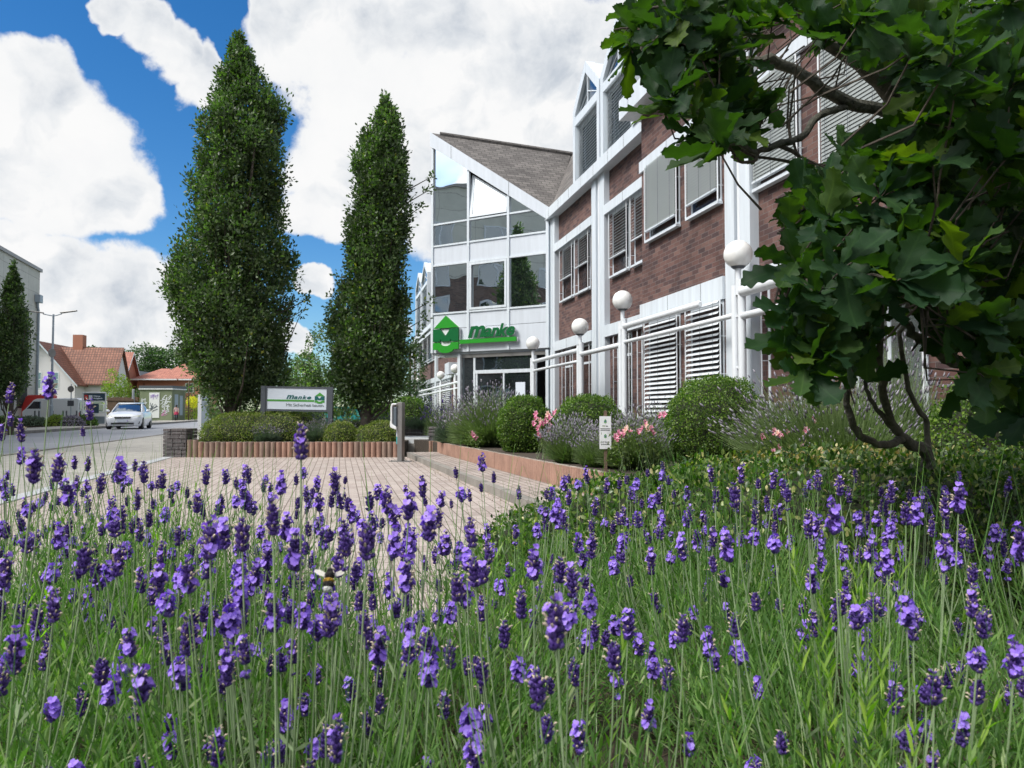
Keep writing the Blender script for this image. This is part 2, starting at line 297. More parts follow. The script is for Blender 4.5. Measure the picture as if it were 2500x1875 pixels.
class MB:
    def __init__(s, T=None): s.v = []; s.f = []; s.mi = []; s.T = T; s.cur = 0
    def pts(s, P):
        n = len(s.v)
        for p in P:
            p = Vector(p); s.v.append(s.T @ p if s.T is not None else p)
        return n
    def poly(s, P): n = s.pts(P); s.f.append(list(range(n, n+len(P)))); s.mi.append(s.cur); return s
    def box(s, x0, x1, y0, y1, z0, z1):
        if x0 > x1: x0, x1 = x1, x0
        if y0 > y1: y0, y1 = y1, y0
        if z0 > z1: z0, z1 = z1, z0
        n = s.pts([(x, y, z) for z in (z0, z1) for y in (y0, y1) for x in (x0, x1)])
        for q in ((0, 2, 3, 1), (4, 5, 7, 6), (0, 1, 5, 4), (2, 6, 7, 3), (0, 4, 6, 2), (1, 3, 7, 5)): s.f.append([n+i for i in q]); s.mi.append(s.cur)
        return s
    def prism(s, P, d):
        """P: planar polygon list of 3d points, d: extrusion vector"""
        d = Vector(d); k = len(P); n = s.pts(P); m = s.pts([Vector(p)+d for p in P])
        s.f.append([n+i for i in range(k)][::-1]); s.f.append([m+i for i in range(k)]); s.mi += [s.cur]*2
        for i in range(k): j = (i+1) % k; s.f.append([n+i, n+j, m+j, m+i]); s.mi.append(s.cur)
        return s
    def tube(s, path, rad, seg=8, cap=True):
        path = [Vector(p) for p in path]; N = len(path)
        if not hasattr(rad, '__len__'): rad = [rad]*N
        up = None; rings = []
        for i, p in enumerate(path):
            d = (path[min(i+1, N-1)]-path[max(i-1, 0)]).normalized()
            if up is None: up = d.orthogonal().normalized()
            else: up = (up-d*up.dot(d)); up = up.normalized() if up.length > 1e-6 else d.orthogonal().normalized()
            sd_ = d.cross(up)
            rings.append(s.pts([p+(up*math.cos(a)+sd_*math.sin(a))*rad[i] for a in [2*math.pi*j/seg for j in range(seg)]]))
        for a, b in zip(rings, rings[1:]):
            for j in range(seg): k = (j+1) % seg; s.f.append([a+j, a+k, b+k, b+j]); s.mi.append(s.cur)
        if cap: s.f.append([rings[0]+j for j in range(seg)][::-1]); s.f.append([rings[-1]+j for j in range(seg)]); s.mi += [s.cur]*2
        return s
    def sphere(s, c, r, seg=24, ring=14, sc=(1, 1, 1)):
        c = Vector(c); rows = []
        for i in range(ring+1):
            t = math.pi*i/ring; rr = max(math.sin(t), 1e-3)
            rows.append(s.pts([c+Vector((r*sc[0]*rr*math.cos(2*math.pi*j/seg), r*sc[1]*rr*math.sin(2*math.pi*j/seg), -r*sc[2]*math.cos(t))) for j in range(seg)]))
        for a, b in zip(rows, rows[1:]):
            for j in range(seg): k = (j+1) % seg; s.f.append([a+j, a+k, b+k, b+j]); s.mi.append(s.cur)
        return s
    def mesh(s, name, mats, smooth=False):
        me = bpy.data.meshes.new(name); me.from_pydata([tuple(v) for v in s.v], [], s.f)
        for x in (mats if isinstance(mats, (list, tuple)) else [mats]): me.materials.append(M[x])
        me.polygons.foreach_set('material_index', s.mi)
        if smooth: me.polygons.foreach_set('use_smooth', [True]*len(s.f)); 
        uvl = me.uv_layers.new(name='UVMap'); Z = Vector((0, 0, 1)); buf = []
        me.update()
        for p in me.polygons:
            n = p.normal; u = Z.cross(n)
            u = u.normalized() if u.length > .05 else Vector((1, 0, 0)); v = n.cross(u)
            for li in p.loop_indices: co = me.vertices[me.loops[li].vertex_index].co; buf += [co.dot(u), co.dot(v)]
        uvl.data.foreach_set('uv', buf); me.validate(); return me
    def build(s, name, mats, parent=None, smooth=False):
        o = link(name, s.mesh(name, mats, smooth), parent)
        if smooth: 
            for e in o.data.edges: pass
            try: o.data.set_sharp_from_angle(angle=R(40))
            except Exception: pass
        return o
def bevel(o, w=.01, seg=2):
    m = o.modifiers.new('b', 'BEVEL'); m.width = w; m.segments = seg; m.limit_method = 'ANGLE'; return o
def text_mesh(txt, size, mats, shear=0, depth=.0, bold=0, spacing=1.0, align='LEFT'):
    cu = bpy.data.curves.new('t', 'FONT'); cu.body = txt; cu.size = size; cu.shear = shear; cu.extrude = depth; cu.offset = bold; cu.space_character = spacing; cu.align_x = align
    cu.resolution_u = 4
    o = bpy.data.objects.new('t', cu); C.objects.link(o); dg = bpy.context.evaluated_depsgraph_get(); dg.update()
    me = bpy.data.meshes.new_from_object(o.evaluated_get(dg)); bpy.data.objects.remove(o)
    me.materials.clear(); me.materials.append(M[mats]); return me
def frames(dirs, nrm):
    d = dirs/np.maximum(np.linalg.norm(dirs, axis=1, keepdims=True), 1e-9)
    z = nrm-(nrm*d).sum(1, keepdims=True)*d; z /= np.maximum(np.linalg.norm(z, axis=1, keepdims=True), 1e-9)
    y = np.cross(z, d); return np.stack([d, y, z], axis=2)     # columns
def scatter(TV, TF, pos, dirs, nrm, size, tuv=None):
    TV = np.asarray(TV, float); TF = np.asarray(TF); B = frames(dirs, nrm); n = len(pos)
    V = np.einsum('nij,kj->nki', B, TV)*np.asarray(size).reshape(-1, 1, 1)+pos[:, None, :]
    F = TF[None]+np.arange(n)[:, None, None]*len(TV)
    UV = np.tile(np.asarray(tuv), (n, 1)) if tuv is not None else None
    return V.reshape(-1, 3), F.reshape(-1, TF.shape[1]), UV
def rdir(n, up=0.0):
    v = RNG.normal(size=(n, 3)); v /= np.linalg.norm(v, axis=1, keepdims=True); v[:, 2] += up; return v/np.linalg.norm(v, axis=1, keepdims=True)
# leaf templates: x = along the leaf (length 1), y = across, z = up
T_SM = ([(0, 0, 0), (.5, -.28, .07), (1, 0, -.04), (.5, .28, .07)], [(0, 1, 2), (0, 2, 3)])
T_OV = ([(0, 0, 0), (.3, -.22, .05), (.3, .22, .05), (.7, -.24, .05), (.7, .24, .05), (1, 0, -.05), (.3, 0, 0), (.7, 0, 0)],
        [(0, 1, 6, 6), (0, 6, 2, 2), (1, 3, 7, 6), (6, 7, 4, 2), (3, 5, 7, 7), (7, 5, 4, 4)])
T_OVT = (T_OV[0], [(0, 1, 6), (0, 6, 2), (1, 3, 7), (1, 7, 6), (6, 7, 4), (6, 4, 2), (3, 5, 7), (7, 5, 4)])
T_BL = ([(0, -.03, 0), (0, .03, 0), (.5, -.055, .04), (.5, .055, .04), (1, 0, -.03), (1, .001, -.03)], [(0, 2, 3, 1), (2, 4, 5, 3)])
# ================================================================== GROUND
DH = Vector((-.2215, .975, 0)).normalized()           # the street's and the facade's direction, away from the camera
def st(a, Y): return (a-.2272*Y, Y)                    # street coordinates: a = sideways offset, Y = depth
def sheet(name, P, z, m, th=.05):
    mb = MB(); mb.prism([(x, y, z-th) for x, y in P], (0, 0, th)); o = mb.build(name, m); return tag(o, kind='structure')
_g = mat('verge_ground'); _tc = _g.add('ShaderNodeTexCoord'); _n = _g.add('ShaderNodeTexNoise', ins={0: (_tc, 3), 'Scale': .6, 'Detail': 8.0})
_c = _g.ramp((_n, 0), [(.35, (.05, .08, .03)), (.6, (.09, .12, .045)), (.7, (.16, .15, .11))]); _b = _g.add('ShaderNodeBsdfPrincipled', ins={0: _c, 'Roughness': .95}); M['ground'] = finish(_g, _b)
sheet('ground', [(-1500, -300), (1500, -300), (1500, 2500), (-1500, 2500)], -.03, 'ground')
sheet('road', [st(-7.24, -40), st(-7.24, 120), st(-6.2, 220), st(-14, 220), st(-13.46, 120), st(-13.46, -40)], 0, 'asphalt')
sheet('sidewalk', [st(-3.62, -40), st(-3.62, 120), st(-7.12, 120), st(-7.12, -40)], .012, 'side')
sheet('paved_forecourt', [st(-3.42, -10), st(-3.42, 15.9), (3.5, 15.9), (3.5, -10)], .008, 'pave')
sheet('drain_strip', [st(-3.62, -12), st(-3.62, 60), st(-3.42, 60), st(-3.42, -12)], .02, 'pale')
sheet('sidewalk', [st(-13.6, -40), st(-13.6, 140), st(-17.2, 140), st(-17.2, 55), st(-16.0, 50), st(-16.0, -40)], .12, 'side')
kb = MB()
for a, z0, z1 in ((-7.24, -.02, .03), (-13.6, -.02, .13)):
    for i in range(-38, 130):
        p0, p1 = st(a, i+.004), st(a, i+.996); kb.prism([(p0[0], p0[1], z0), (p1[0], p1[1], z0), (p1[0]+.13, p1[1], z0), (p0[0]+.13, p0[1], z0)], (0, 0, z1-z0+RNG.uniform(-.003, .003)))
tag(kb.build('kerb', 'kerb'), kind='structure')
tag(sheet('parking_bay', [st(-17.3, 46), st(-17.3, 20), st(-30, 20), st(-30, 46)], .01, 'asphalt'), kind='structure')
# walkway beside the right hand planter (raised by its kerb)
WA = Vector((-2.24, 16.0, 0)); WB = Vector((.62, 5.6, 0)); wdir = (WB-WA).normalized(); wn = Vector((-wdir.y, wdir.x, 0))
if wn.x < 0: wn = -wn
def wk(s, o, z=0): p = WA+wdir*s+wn*o; return (p.x, p.y, z)
L = (WB-WA).length+2.2
mb = MB(); mb.prism([wk(0, .11), wk(L, .11), wk(L, 1.1), wk(0, 1.1)], (0, 0, .095)); tag(mb.build('walkway', 'walk'), kind='structure')
mb = MB(); k = 0
while k < L:
    mb.prism([wk(k+.004, 0), wk(min(k+.99, L), 0), wk(min(k+.99, L), .106), wk(k+.004, .106)], (0, 0, .10+RNG.uniform(-.004, .004))); k += 1.0
tag(mb.build('walkway_kerb', 'kerb'), kind='structure')
# grit gathered along the kerb
gp = []; 
for i in range(1500):
    s = RNG.uniform(0, L); o = -abs(RNG.normal(0, .11))-.005; p = wk(s, o, .01); gp.append(p)
for i in range(500): gp.append((RNG.uniform(-6.8, -2.2), 15.62-abs(RNG.normal(0, .12)), .012))
for i in range(260): gp.append((RNG.uniform(-6, 1), RNG.uniform(5, 15.5), .012))
gp = np.array(gp); V, F, _ = scatter([(0, 0, 0), (1, -.4, 0), (1, .4, .2), (.4, .6, .5)], [(0, 1, 2), (0, 2, 3), (1, 2, 3), (0, 1, 3)], gp, rdir(len(gp)), rdir(len(gp)), RNG.uniform(.003, .014, len(gp)))
M['grit'] = plain('dry_petal_litter', (.40, .33, .25), .95, .5, 60)
tag(link('gravel', np_mesh('gravel', V, F, ['grit'])), 'pale grit and dry litter lying along the walkway kerb', 'litter', kind='stuff')

# ================================================================== OFFICE BUILDING
CX, CY = 1.28, 24.9; ROT = math.atan2(-.975, .2215)
off = thing('office_building', 'red-brown brick office building with white window bands, glazed tower and mansard roof', 'building', (CX, CY, 0), ROT)
# building coordinates: x = s (towards the camera), y = w (into the building), z up
def bb(name, m, boxes, parent=off):
    mb = MB()
    for b in boxes: mb.box(*b)
    return mb.build(name, m, parent)
Z0 = -.1
# brick walls (recessed between the white posts, bay pushed out)
bb('wall', 'brick', [(-.2, 9.2, .15, .5, Z0, 7.32), (9.2, 12.72, -.6, .5, Z0, 7.20), (13.0, 26, -.45, .5, Z0, 7.32), (-50.2, -6.75, .15, .5, Z0, 7.32)])
bb('side_wall', 'brick', [(-50.4, -50.2, -.2, 9, Z0, 7.3), (26, 26.2, -.2, 9, Z0, 9)])
bb('rear_wall', 'oldbrick', [(-50, 26, 9, 9.3, Z0, 8)])
# white posts (pairs with a downpipe between)
def post_pair(s0, s1, w, z1, wid=.36):
    o = bb('pilaster', 'white', [(s0, s0+wid, w, w+.30, Z0, z1), (s1-wid, s1, w, w+.30, Z0, z1)])
    g = bb('recess', 'panel', [(s0+wid+.002, s1-wid-.002, w+.10, w+.30, Z0, z1)], o)
    mb = MB(); mb.tube([((s0+s1)/2, w+.055, Z0), ((s0+s1)/2, w+.055, z1)], .045, 10); mb.build('downpipe', 'post', o, True)
post_pair(-.10, .46, -.002, 7.32, .24); post_pair(4.17, 5.20, -.002, 7.32); post_pair(12.70, 13.48, -.603, 7.22, .30)
post_pair(21.5, 22.3, -.60, 7.22, .3)
for s in (-49.9, -44.6, -31.5, -18.5, -7.4): post_pair(s, s+1.0, -.002, 7.32)
# lintel bands
def band(s0, s1, w, z0, z1, th=.17):
    o = bb('lintel', 'white', [(s0, s1, w, w+th, z0, z1)])
    k = s0+1.37
    jb = []
    while k < s1-.3: jb.append((k, k+.008, w-.003, w+.002, z0+.002, z1-.002)); k += 1.37
    if jb: bb('joint', 'gap', jb, o)
    return o
for s0, s1, w in ((.461, 4.168, -.02), (5.202, 9.19, -.02)):
    band(s0, s1, w, 6.13, 6.38); band(s0, s1, w, 2.90, 3.20)
band(9.17, 12.69, -.65, 5.96, 6.20, .05); band(9.17, 12.69, -.65, 2.80, 3.18, .05)
band(13.49, 21.49, -.50, 6.02, 6.24, .05); band(13.49, 21.49, -.50, 2.90, 3.16, .05)
for s0, s1 in ((-43.59, -31.51), (-30.49, -18.51), (-17.49, -7.41)):
    band(s0, s1, -.02, 6.95, 7.19); band(s0, s1, -.02, 3.10, 3.45)
# eaves: fascia with soffit
def fascia(s0, s1, w, z0=7.30, z1=7.62, d=.55): return bb('fascia', 'white', [(s0, s1, w, w+.10, z0, z1), (s0, s1, w+.101, w+d, z0+.02, z0+.08)])
fascia(-.28, 9.6, -.16); fascia(8.88, 26, -.98, 7.17, 7.60, .6); fascia(-50.4, -6.9, -.16)
bb('eaves_top', 'panel', [(8.9, 26, -.88, .2, 7.52, 7.585)])
mb = MB()
for k in range(9): mb.box(k*1.12+.3, k*1.12+.31, -.163, -.158, 7.31, 7.61)
for k in range(12): mb.box(9.4+k*1.4, 9.41+k*1.4, -.983, -.978, 7.18, 7.59)
mb.build('fascia_joint', 'gap', off)
# mansard roof
def roofpoly(s0, s1, prof, m='slate'):
    mb = MB()
    for (w0, z0), (w1, z1) in zip(prof, prof[1:]): mb.prism([(s0, w0, z0), (s1, w0, z0), (s1, w1, z1), (s0, w1, z1)], (0, .05, .06))
    return mb.build('roof', m, off)
roofpoly(-3.4, 7.62, [(-.05, 7.60), (1.80, 10.75), (5.2, 12.2), (9.2, 12.2)])
roofpoly(7.64, 26, [(-.2, 7.60), (1.50, 10.2), (5.2, 12.0), (9.2, 12.0)])
roofpoly(-50.3, -3.42, [(-.05, 7.60), (2.2, 11.2), (5.2, 12.4), (9.2, 12.4)])
# blinds, windows
def slats(mb, s0, s1, w, z0, z1, pitch, tilt, dep=.07, flat=False):
    z = z1; a = math.radians(tilt)
    while z > z0:
        dz = math.sin(a)*dep/2; dy = math.cos(a)*dep/2
        n = mb.pts([(s0, w-dy, z-dz), (s1, w-dy, z-dz), (s1, w, z+.006), (s0, w, z+.006), (s1, w+dy, z+dz), (s0, w+dy, z+dz)])
        mb.f += [[n, n+1, n+2, n+3], [n+3, n+2, n+4, n+5]]; mb.mi += [mb.cur]*2; z -= pitch
def window(s0, s1, z0, z1, wf, blind=0, style='open', frame='white', bm='blind', gm='glass', trans=None, mull=None, sill=True, guides=True, pitch=.075, tilt=25, tiltopen=False, parent=None):
    """wf: outer wall plane; the window sits .12 behind it. blind = fraction lowered"""
    w = wf-.012; t = .055; d = .055
    b = [(s0, s0+t, w, w+d, z0, z1), (s1-t, s1, w, w+d, z0, z1), (s0+t, s1-t, w, w+d, z0, z0+t), (s0+t, s1-t, w, w+d, z1-t, z1)]
    if mull: b += [(m-.03, m+.03, w, w+d, z0+t, z1-t) for m in mull]
    if trans: b += [(s0+t, s1-t, w-.002, w+d, z-.03, z+.03) for z in trans]
    f = bb('window', frame, b, parent or off)
    bb('pane', gm, [(s0+t, s1-t, w+.012, w+.028, z0+t, z1-t)], f)
    if sill: bb('sill', frame, [(s0-.04, s1+.04, w-.10, w-.001, z0-.06, z0-.012)], f)
    if blind:
        mb = MB(); zb = z1-(z1-z0)*blind; slats(mb, s0+.01, s1-.01, w-.09, zb+.05, z1-.02, pitch, tilt, .075)
        mb.cur = 1; mb.box(s0+.005, s1-.005, w-.12, w-.06, zb, zb+.03)
        mb.cur = 2
        for k in (.12, .5, .88):
            x = s0+(s1-s0)*k; mb.box(x-.003, x+.003, w-.135, w-.132, zb, z1)
        mb.build('external_blind', [bm, 'white', 'dark'], f)
    if guides:
        mb = MB()
        for x in (s0-.035, s1+.035): 
            mb.tube([(x, w-.09, z0-.03), (x, w-.09, z1)], .014, 6); z = z0+.25
            while z < z1: mb.tube([(x, w-.09, z), (x, w+.02, z)], .007, 4); z += .62
        mb.build('blind_guide', 'post', f)
    return f
# right wing, first floor
window(.90, 2.12, 4.47, 6.12, .15, .62, bm='blindw', tilt=32); window(2.50, 3.66, 4.47, 6.12, .15, .56, bm='blindw', tilt=32)
window(5.45, 6.62, 4.47, 6.12, .15, .74, bm='blindw', tilt=32); window(6.95, 8.2, 4.47, 6.12, .15, .66, bm='blindw', tilt=32)
window(9.62, 11.04, 4.45, 5.95, -.60, .90, pitch=.052, tilt=74); window(11.50, 12.62, 4.45, 5.95, -.60, .88, pitch=.052, tilt=74)
window(13.50, 14.62, 4.40, 6.0, -.45, .96, pitch=.052, tilt=74); window(15.20, 16.40, 3.95, 6.0, -.45, .97, pitch=.052, tilt=74)
window(17.1, 18.4, 4.40, 6.0, -.45, .9, pitch=.052, tilt=74); window(19.2, 20.6, 4.40, 6.0, -.45, .9, pitch=.052, tilt=74)
# right wing, ground floor
window(1.15, 1.95, .85, 2.88, .15, 0, trans=[2.35]); window(2.9, 3.75, .85, 2.88, .15, 0, trans=[2.35])
window(5.75, 6.75, .85, 2.88, .15, 0, trans=[2.35], mull=[6.25]); window(7.35, 8.35, .85, 2.88, .15, 0, trans=[2.35])
window(9.55, 11.02, .70, 2.79, -.60, .97, bm='blindw', pitch=.09, tilt=46); window(11.45, 12.66, .70, 2.79, -.60, .97, bm='blindw', pitch=.09, tilt=46)
window(13.72, 14.55, .85, 2.88, -.45, 0, gm='sage', trans=[2.4]); window(15.7, 16.9, .35, 2.88, -.45, 0, gm='sage', mull=[16.3], trans=[2.3]); window(17.6, 18.8, .8, 2.88, -.45, 0, gm='sage')
# left wing
for s in (-43.2, -39.9, -36.6): window(s, s+3.05, 4.85, 6.93, .15, .92, mull=[s+1.0, s+2.0], pitch=.11)
for s in (-33.2, -29.8, -26.5, -23.2): window(s, s+1.6, 4.85, 6.93, .15, .7, pitch=.11)
for s in (-43.3, -41.2, -39.1, -37.0, -34.9, -32.9): window(s, s+1.9, .5, 3.08, .15, .97, bm='blindw', pitch=.12, tilt=40)
for s in (-30.2, -28.0, -25.7): window(s, s+1.9, .5, 3.08, .15, .97, bm='blindw', pitch=.12, tilt=40)
window(-49.0, -46.0, 4.85, 6.9, .15, 0); window(-49.0, -46.0, 1.0, 3.1, .15, 0)
# dormers: white portal frame with gable, blind below, little triangular light above
def dormer(s0, s1, zb, zt, zk, za, wf=-.12, back=1.75, cheek=False, pitch=.085):
    sm = (s0+s1)/2; t = .20; T = .28
    mb = MB()
    mb.box(s0, s0+t, wf, wf+T, zb, zk-.06); mb.box(s1-t, s1, wf, wf+T, zb, zk-.06)
    mb.box(s0+t, s1-t, wf+.005, wf+T, zt, zt+.24)
    k = .26
    for a, b in ((s0, 1), (s1, -1)):
        P = [(a, wf, zk-.06), (a, wf, zk+.10), (sm, wf, za), (sm, wf, za-k*1.25), (a+b*t, wf, zk-.06)]
        if b > 0: P = P[::-1]
        mb.prism(P, (0, T, 0))
    f = mb.build('dormer', 'white', off)
    # little window behind
    g = MB(); g.prism([(s0+t, wf+.10, zt+.24), (s1-t, wf+.10, zt+.24), (s1-t, wf+.10, zk-.06), (sm, wf+.10, za-k*1.25), (s0+t, wf+.10, zk-.06)], (0, .03, 0)); g.build('gable_light', 'glass', f)
    g = MB(); g.box(sm-.025, sm+.025, wf+.06, wf+.099, zt+.24, za-k*1.5); g.build('glazing_bar', 'white', f)
    g = MB(); g.tube([(s0+t+.1, wf+.08, zt+.3), (sm, wf+.08, (zt+za)/2-.1), (s1-t-.1, wf+.08, zt+.3)], .02, 5); g.build('glazing_bar', 'white', f)
    window(s0+t+.01, s1-t-.01, zb+.02, zt-.01, wf+.22, .97, pitch=pitch, guides=False, sill=False, parent=f, tilt=35, bm='blindw')
    # roof of the dormer running back into the mansard
    r = MB()
    for a in (s0, s1): r.prism([(a, wf+T, zk+.02), (sm, wf+T, za-.08), (sm, back+.5, za-.08), (a, back, zk+.02)], (0, 0, .05))
    r.build('dormer_roof', 'white', f)
    ch = MB()
    for a, b in ((s0, s0+.05), (s1-.05, s1)): ch.prism([(a, wf+T+.001, zb), (a, back-1.2, zb), (a, back, zk), (a, wf+T+.001, zk)], (b-a, 0, 0))
    ch.build('cheek', 'slatedark', f)
    return f
dormer(2.86, 5.18, 7.63, 9.30, 9.70, 10.80); dormer(5.28, 7.60, 7.63, 9.30, 9.70, 10.80)
bb('valley_gutter', 'panel', [(5.181, 5.279, .0, 1.0, 7.63, 9.5)])
bb('cheek_panel', 'white', [(7.602, 7.63, -.12, .34, 7.4, 9.62)])
dormer(13.6, 15.9, 7.63, 9.30, 9.70, 10.80, wf=-.30); dormer(16.0, 18.3, 7.63, 9.30, 9.70, 10.80, wf=-.30)
for s in (-45.0, -40.1): dormer(s, s+4.6, 7.63, 11.1, 11.9, 13.2, back=2.6, pitch=.14)

# ------------------------------------------------------------------ glazed corner tower (45 degrees to the wing)
e = Vector((-.684, -.729, 0)).normalized(); m_ = Vector((e.y, -e.x, 0))     # along the front (away), outward
if m_.dot(Vector((0, -1, 0))) < 0: m_ = -m_
TT = Matrix(((e.x, -m_.x, 0, 0), (e.y, -m_.y, 0, 0), (0, 0, 1, 0), (0, 0, 0, 1)))   # tower coords: x along front, y into tower, z up
Lt = 4.87
def tb(name, m, boxes, parent=off):
    mb = MB(TT)
    for b in boxes: mb.box(*b)
    return mb.build(name, m, parent)
def zf(s): return 7.34+(10.62-7.34)*(s-.1)/(Lt-.1)       # lower edge of the raking fascia
MU = [.10, 1.62, 3.26, 4.86]
# panels (spandrels)
for a, b in zip(MU, MU[1:]):
    tb('facade_panel', 'panel', [(a+.012, b-.012, .0, .08, 6.24, 6.90)]); tb('facade_panel', 'panel', [(a+.012, b-.012, .0, .08, 3.92, 4.44)]); tb('facade_panel', 'panel', [(a+.012, b-.012, .0, .08, 3.06, 3.905)])
    tb('panel_joint', 'gap', [(a, b, .035, .075, 3.06, 4.45), (a, b, .035, .075, 6.23, 6.91)])
# mullions & rails
rails = [(.10, Lt, -.035, .05, z-.03, z+.03) for z in (4.47, 6.22, 6.93)]
tb('mullion', 'white', [(x-.045, x+.045, -.045, .06, 3.06, zf(x)-.01) for x in (1.62, 3.26)]+[(.06, .16, -.045, .06, 3.06, 7.3), (Lt-.09, Lt, -.045, .06, 3.06, 10.55)])
tb('transom', 'white', rails+[(.16, 1.575, -.034, .05, 7.69, 7.75), (1.665, 3.215, -.034, .05, 7.69, 7.75), (3.305, Lt-.09, -.034, .05, 7.69, 7.75)])
def tpane(P): mb = MB(TT); mb.prism(P, (0, .02, 0)); return mb.build('tower_pane', 'glasst', off)
for a, b in zip(MU, MU[1:]):
    tpane([(a, .03, 4.5), (b, .03, 4.5), (b, .03, 6.19), (a, .03, 6.19)])
    if a < .2: tpane([(a, .03, 6.96), (b, .03, 6.96), (b, .03, 7.69), (a+.55, .03, 7.69), (a, .03, zf(a))]); tpane([(a+.56, .03, 7.75), (b, .03, 7.75), (b, .03, zf(b))])
    else:
        tpane([(a, .03, 6.96), (b, .03, 6.96), (b, .03, 7.69), (a, .03, 7.69)])
        if a > 3: tpane([(a, .03, 7.75), (b, .03, 7.75), (b, .03, zf(b)), (a, .03, zf(a))])
# casement frame of the middle first floor pane and the tilted top light
tb('casement', 'white', [(1.68, 3.20, -.05, .02, 4.52, 4.60), (1.68, 3.20, -.05, .02, 6.10, 6.18), (1.68, 1.76, -.05, .02, 4.60, 6.10), (3.12, 3.20, -.05, .02, 4.60, 6.10)])
a, b = 1.68, 3.20
mb = MB(TT); mb.prism([(a, .55, 7.78), (b, .55, 7.78), (b, .55, zf(b)-.06), (a, .55, zf(a)-.06)], (0, .02, 0)); mb.build('opening_reveal', 'dark', off)
Q = [(a, 7.79), (b, 7.79), (b, zf(b)-.10), (a, zf(a)-.08)]
def inset(P, t):
    cx = sum(p[0] for p in P)/len(P); cz = sum(p[1] for p in P)/len(P); return [(x+(cx-x)*t, z+(cz-z)*t) for x, z in P]
def tiltp(x, z, o=0): return (x, -.045+(z-7.79)*.11+o, z)
In = inset(Q, .16); mb = MB(TT)
for i in range(4):
    j = (i+1) % 4; mb.prism([tiltp(*Q[i]), tiltp(*Q[j]), tiltp(*In[j]), tiltp(*In[i])], (0, .05, 0))
sash = mb.build('tilted_sash', 'white', off); mb = MB(TT); mb.prism([tiltp(*p, .02) for p in In], (0, .012, 0)); mb.build('tower_pane', 'glasst', sash)
# raking fascia
mb = MB(TT); mb.prism([(-.25, -.10, 7.08), (Lt+.02, -.10, 10.62), (Lt+.02, -.10, 11.14), (-.25, -.10, 7.52)], (0, .16, 0)); rf = mb.build('raking_fascia', 'panel', off)
mb = MB(TT)
for x in (1.55, 3.95): z = zf(x); mb.prism([(x, -.104, z), (x+.012, -.104, z+.01), (x+.012, -.104, z+.47), (x, -.104, z+.46)], (0, .004, 0))
mb.build('fascia_joint', 'gap', rf)
# tower roof: front slope from the raking fascia up to a ridge that runs back into the mansard
tip = TT @ Vector((Lt+.02, -.08, 11.12)); lo = TT @ Vector((-.22, -.08, 7.50)); rid = Vector((tip.x, 1.72, 10.72)); rid2 = Vector((-.5, .35, 8.1))
def quadroof(P, m='slate'): mb = MB(); mb.prism([tuple(p) for p in P], (0, 0, -.05)); return mb.build('tower_roof', m, off)
quadroof([lo, tip, rid])
mir = Vector((2*tip.x-lo.x, lo.y, lo.z)); quadroof([tip, mir, rid])
mb = MB(); mb.tube([tip+Vector((0, .35, -.02)), rid+Vector((0, .1, .02))], .09, 8); mb.build('ridge_cap', 'slate', off, True)
# other side of the tower, its inside floor slabs and soffit
tipxy = TT @ Vector((Lt, .05, 0)); 
mb = MB(); mb.prism([(tipxy.x, tipxy.y, 3.06), (2*tipxy.x, .0, 3.06), (2*tipxy.x, .0, 7.3), (tipxy.x, tipxy.y, 10.6)], (0, .08, 0)); mb.build('tower_side', 'panel', off)
mb = MB(); mb.prism([(-.1, .1, 2.98), (tipxy.x, tipxy.y+.02, 2.98), (2*tipxy.x+.1, .1, 2.98)], (0, 0, .075)); mb.build('soffit', 'panel', off)
mb = MB(); mb.prism([(-.1, .2, 2.8), (tipxy.x, tipxy.y+.3, 2.8), (2*tipxy.x+.1, .2, 2.8)], (0, 0, .0)); 
# entrance: glazed front set back under the soffit
ent = tb('entrance', 'white', [(3.62, 3.74, .02, .14, 0, 2.97), (3.05, 3.13, .12, .20, 0, 2.85), (.62, .72, .12, .20, 0, 2.85), (.72, 3.05, .11, .20, 2.28, 2.40), (3.13, 3.62, .12, .20, 0, .1), (.10, .20, .0, .14, 0, 3.0)])
tb('entrance_lintel', 'steel', [(.2, 3.62, .10, .30, 2.85, 2.975)], ent)
tb('pane', 'glassd', [(.72, 3.05, .15, .17, 2.40, 2.85)], ent); tb('pane', 'glassd', [(3.13, 3.62, .15, .17, .1, 2.85)], ent); tb('pane', 'glassd', [(.2, .60, .75, .77, 0, 2.9)], ent)
dr = tb('entrance_door', 'white', [(1.86, 1.92, .12, .19, 0, 2.27), (.75, .82, .12, .19, 0, 2.27), (2.96, 3.02, .12, .19, 0, 2.27)], ent)
tb('pane', 'glassd', [(.82, 2.96, .15, .17, .05, 2.27)], dr)
tb('notice', 'signw', [(1.05, 1.42, .135, .14, 1.35, 1.95)], dr)
tb('entrance_floor', 'pale', [(.0, 3.9, .2, 2.5, .25, .40)], ent)
mb = MB(TT); slats(mb, 2.0, 2.9, .30, .5, 2.2, .085, 10); mb.build('inner_blind', 'blindw', ent)

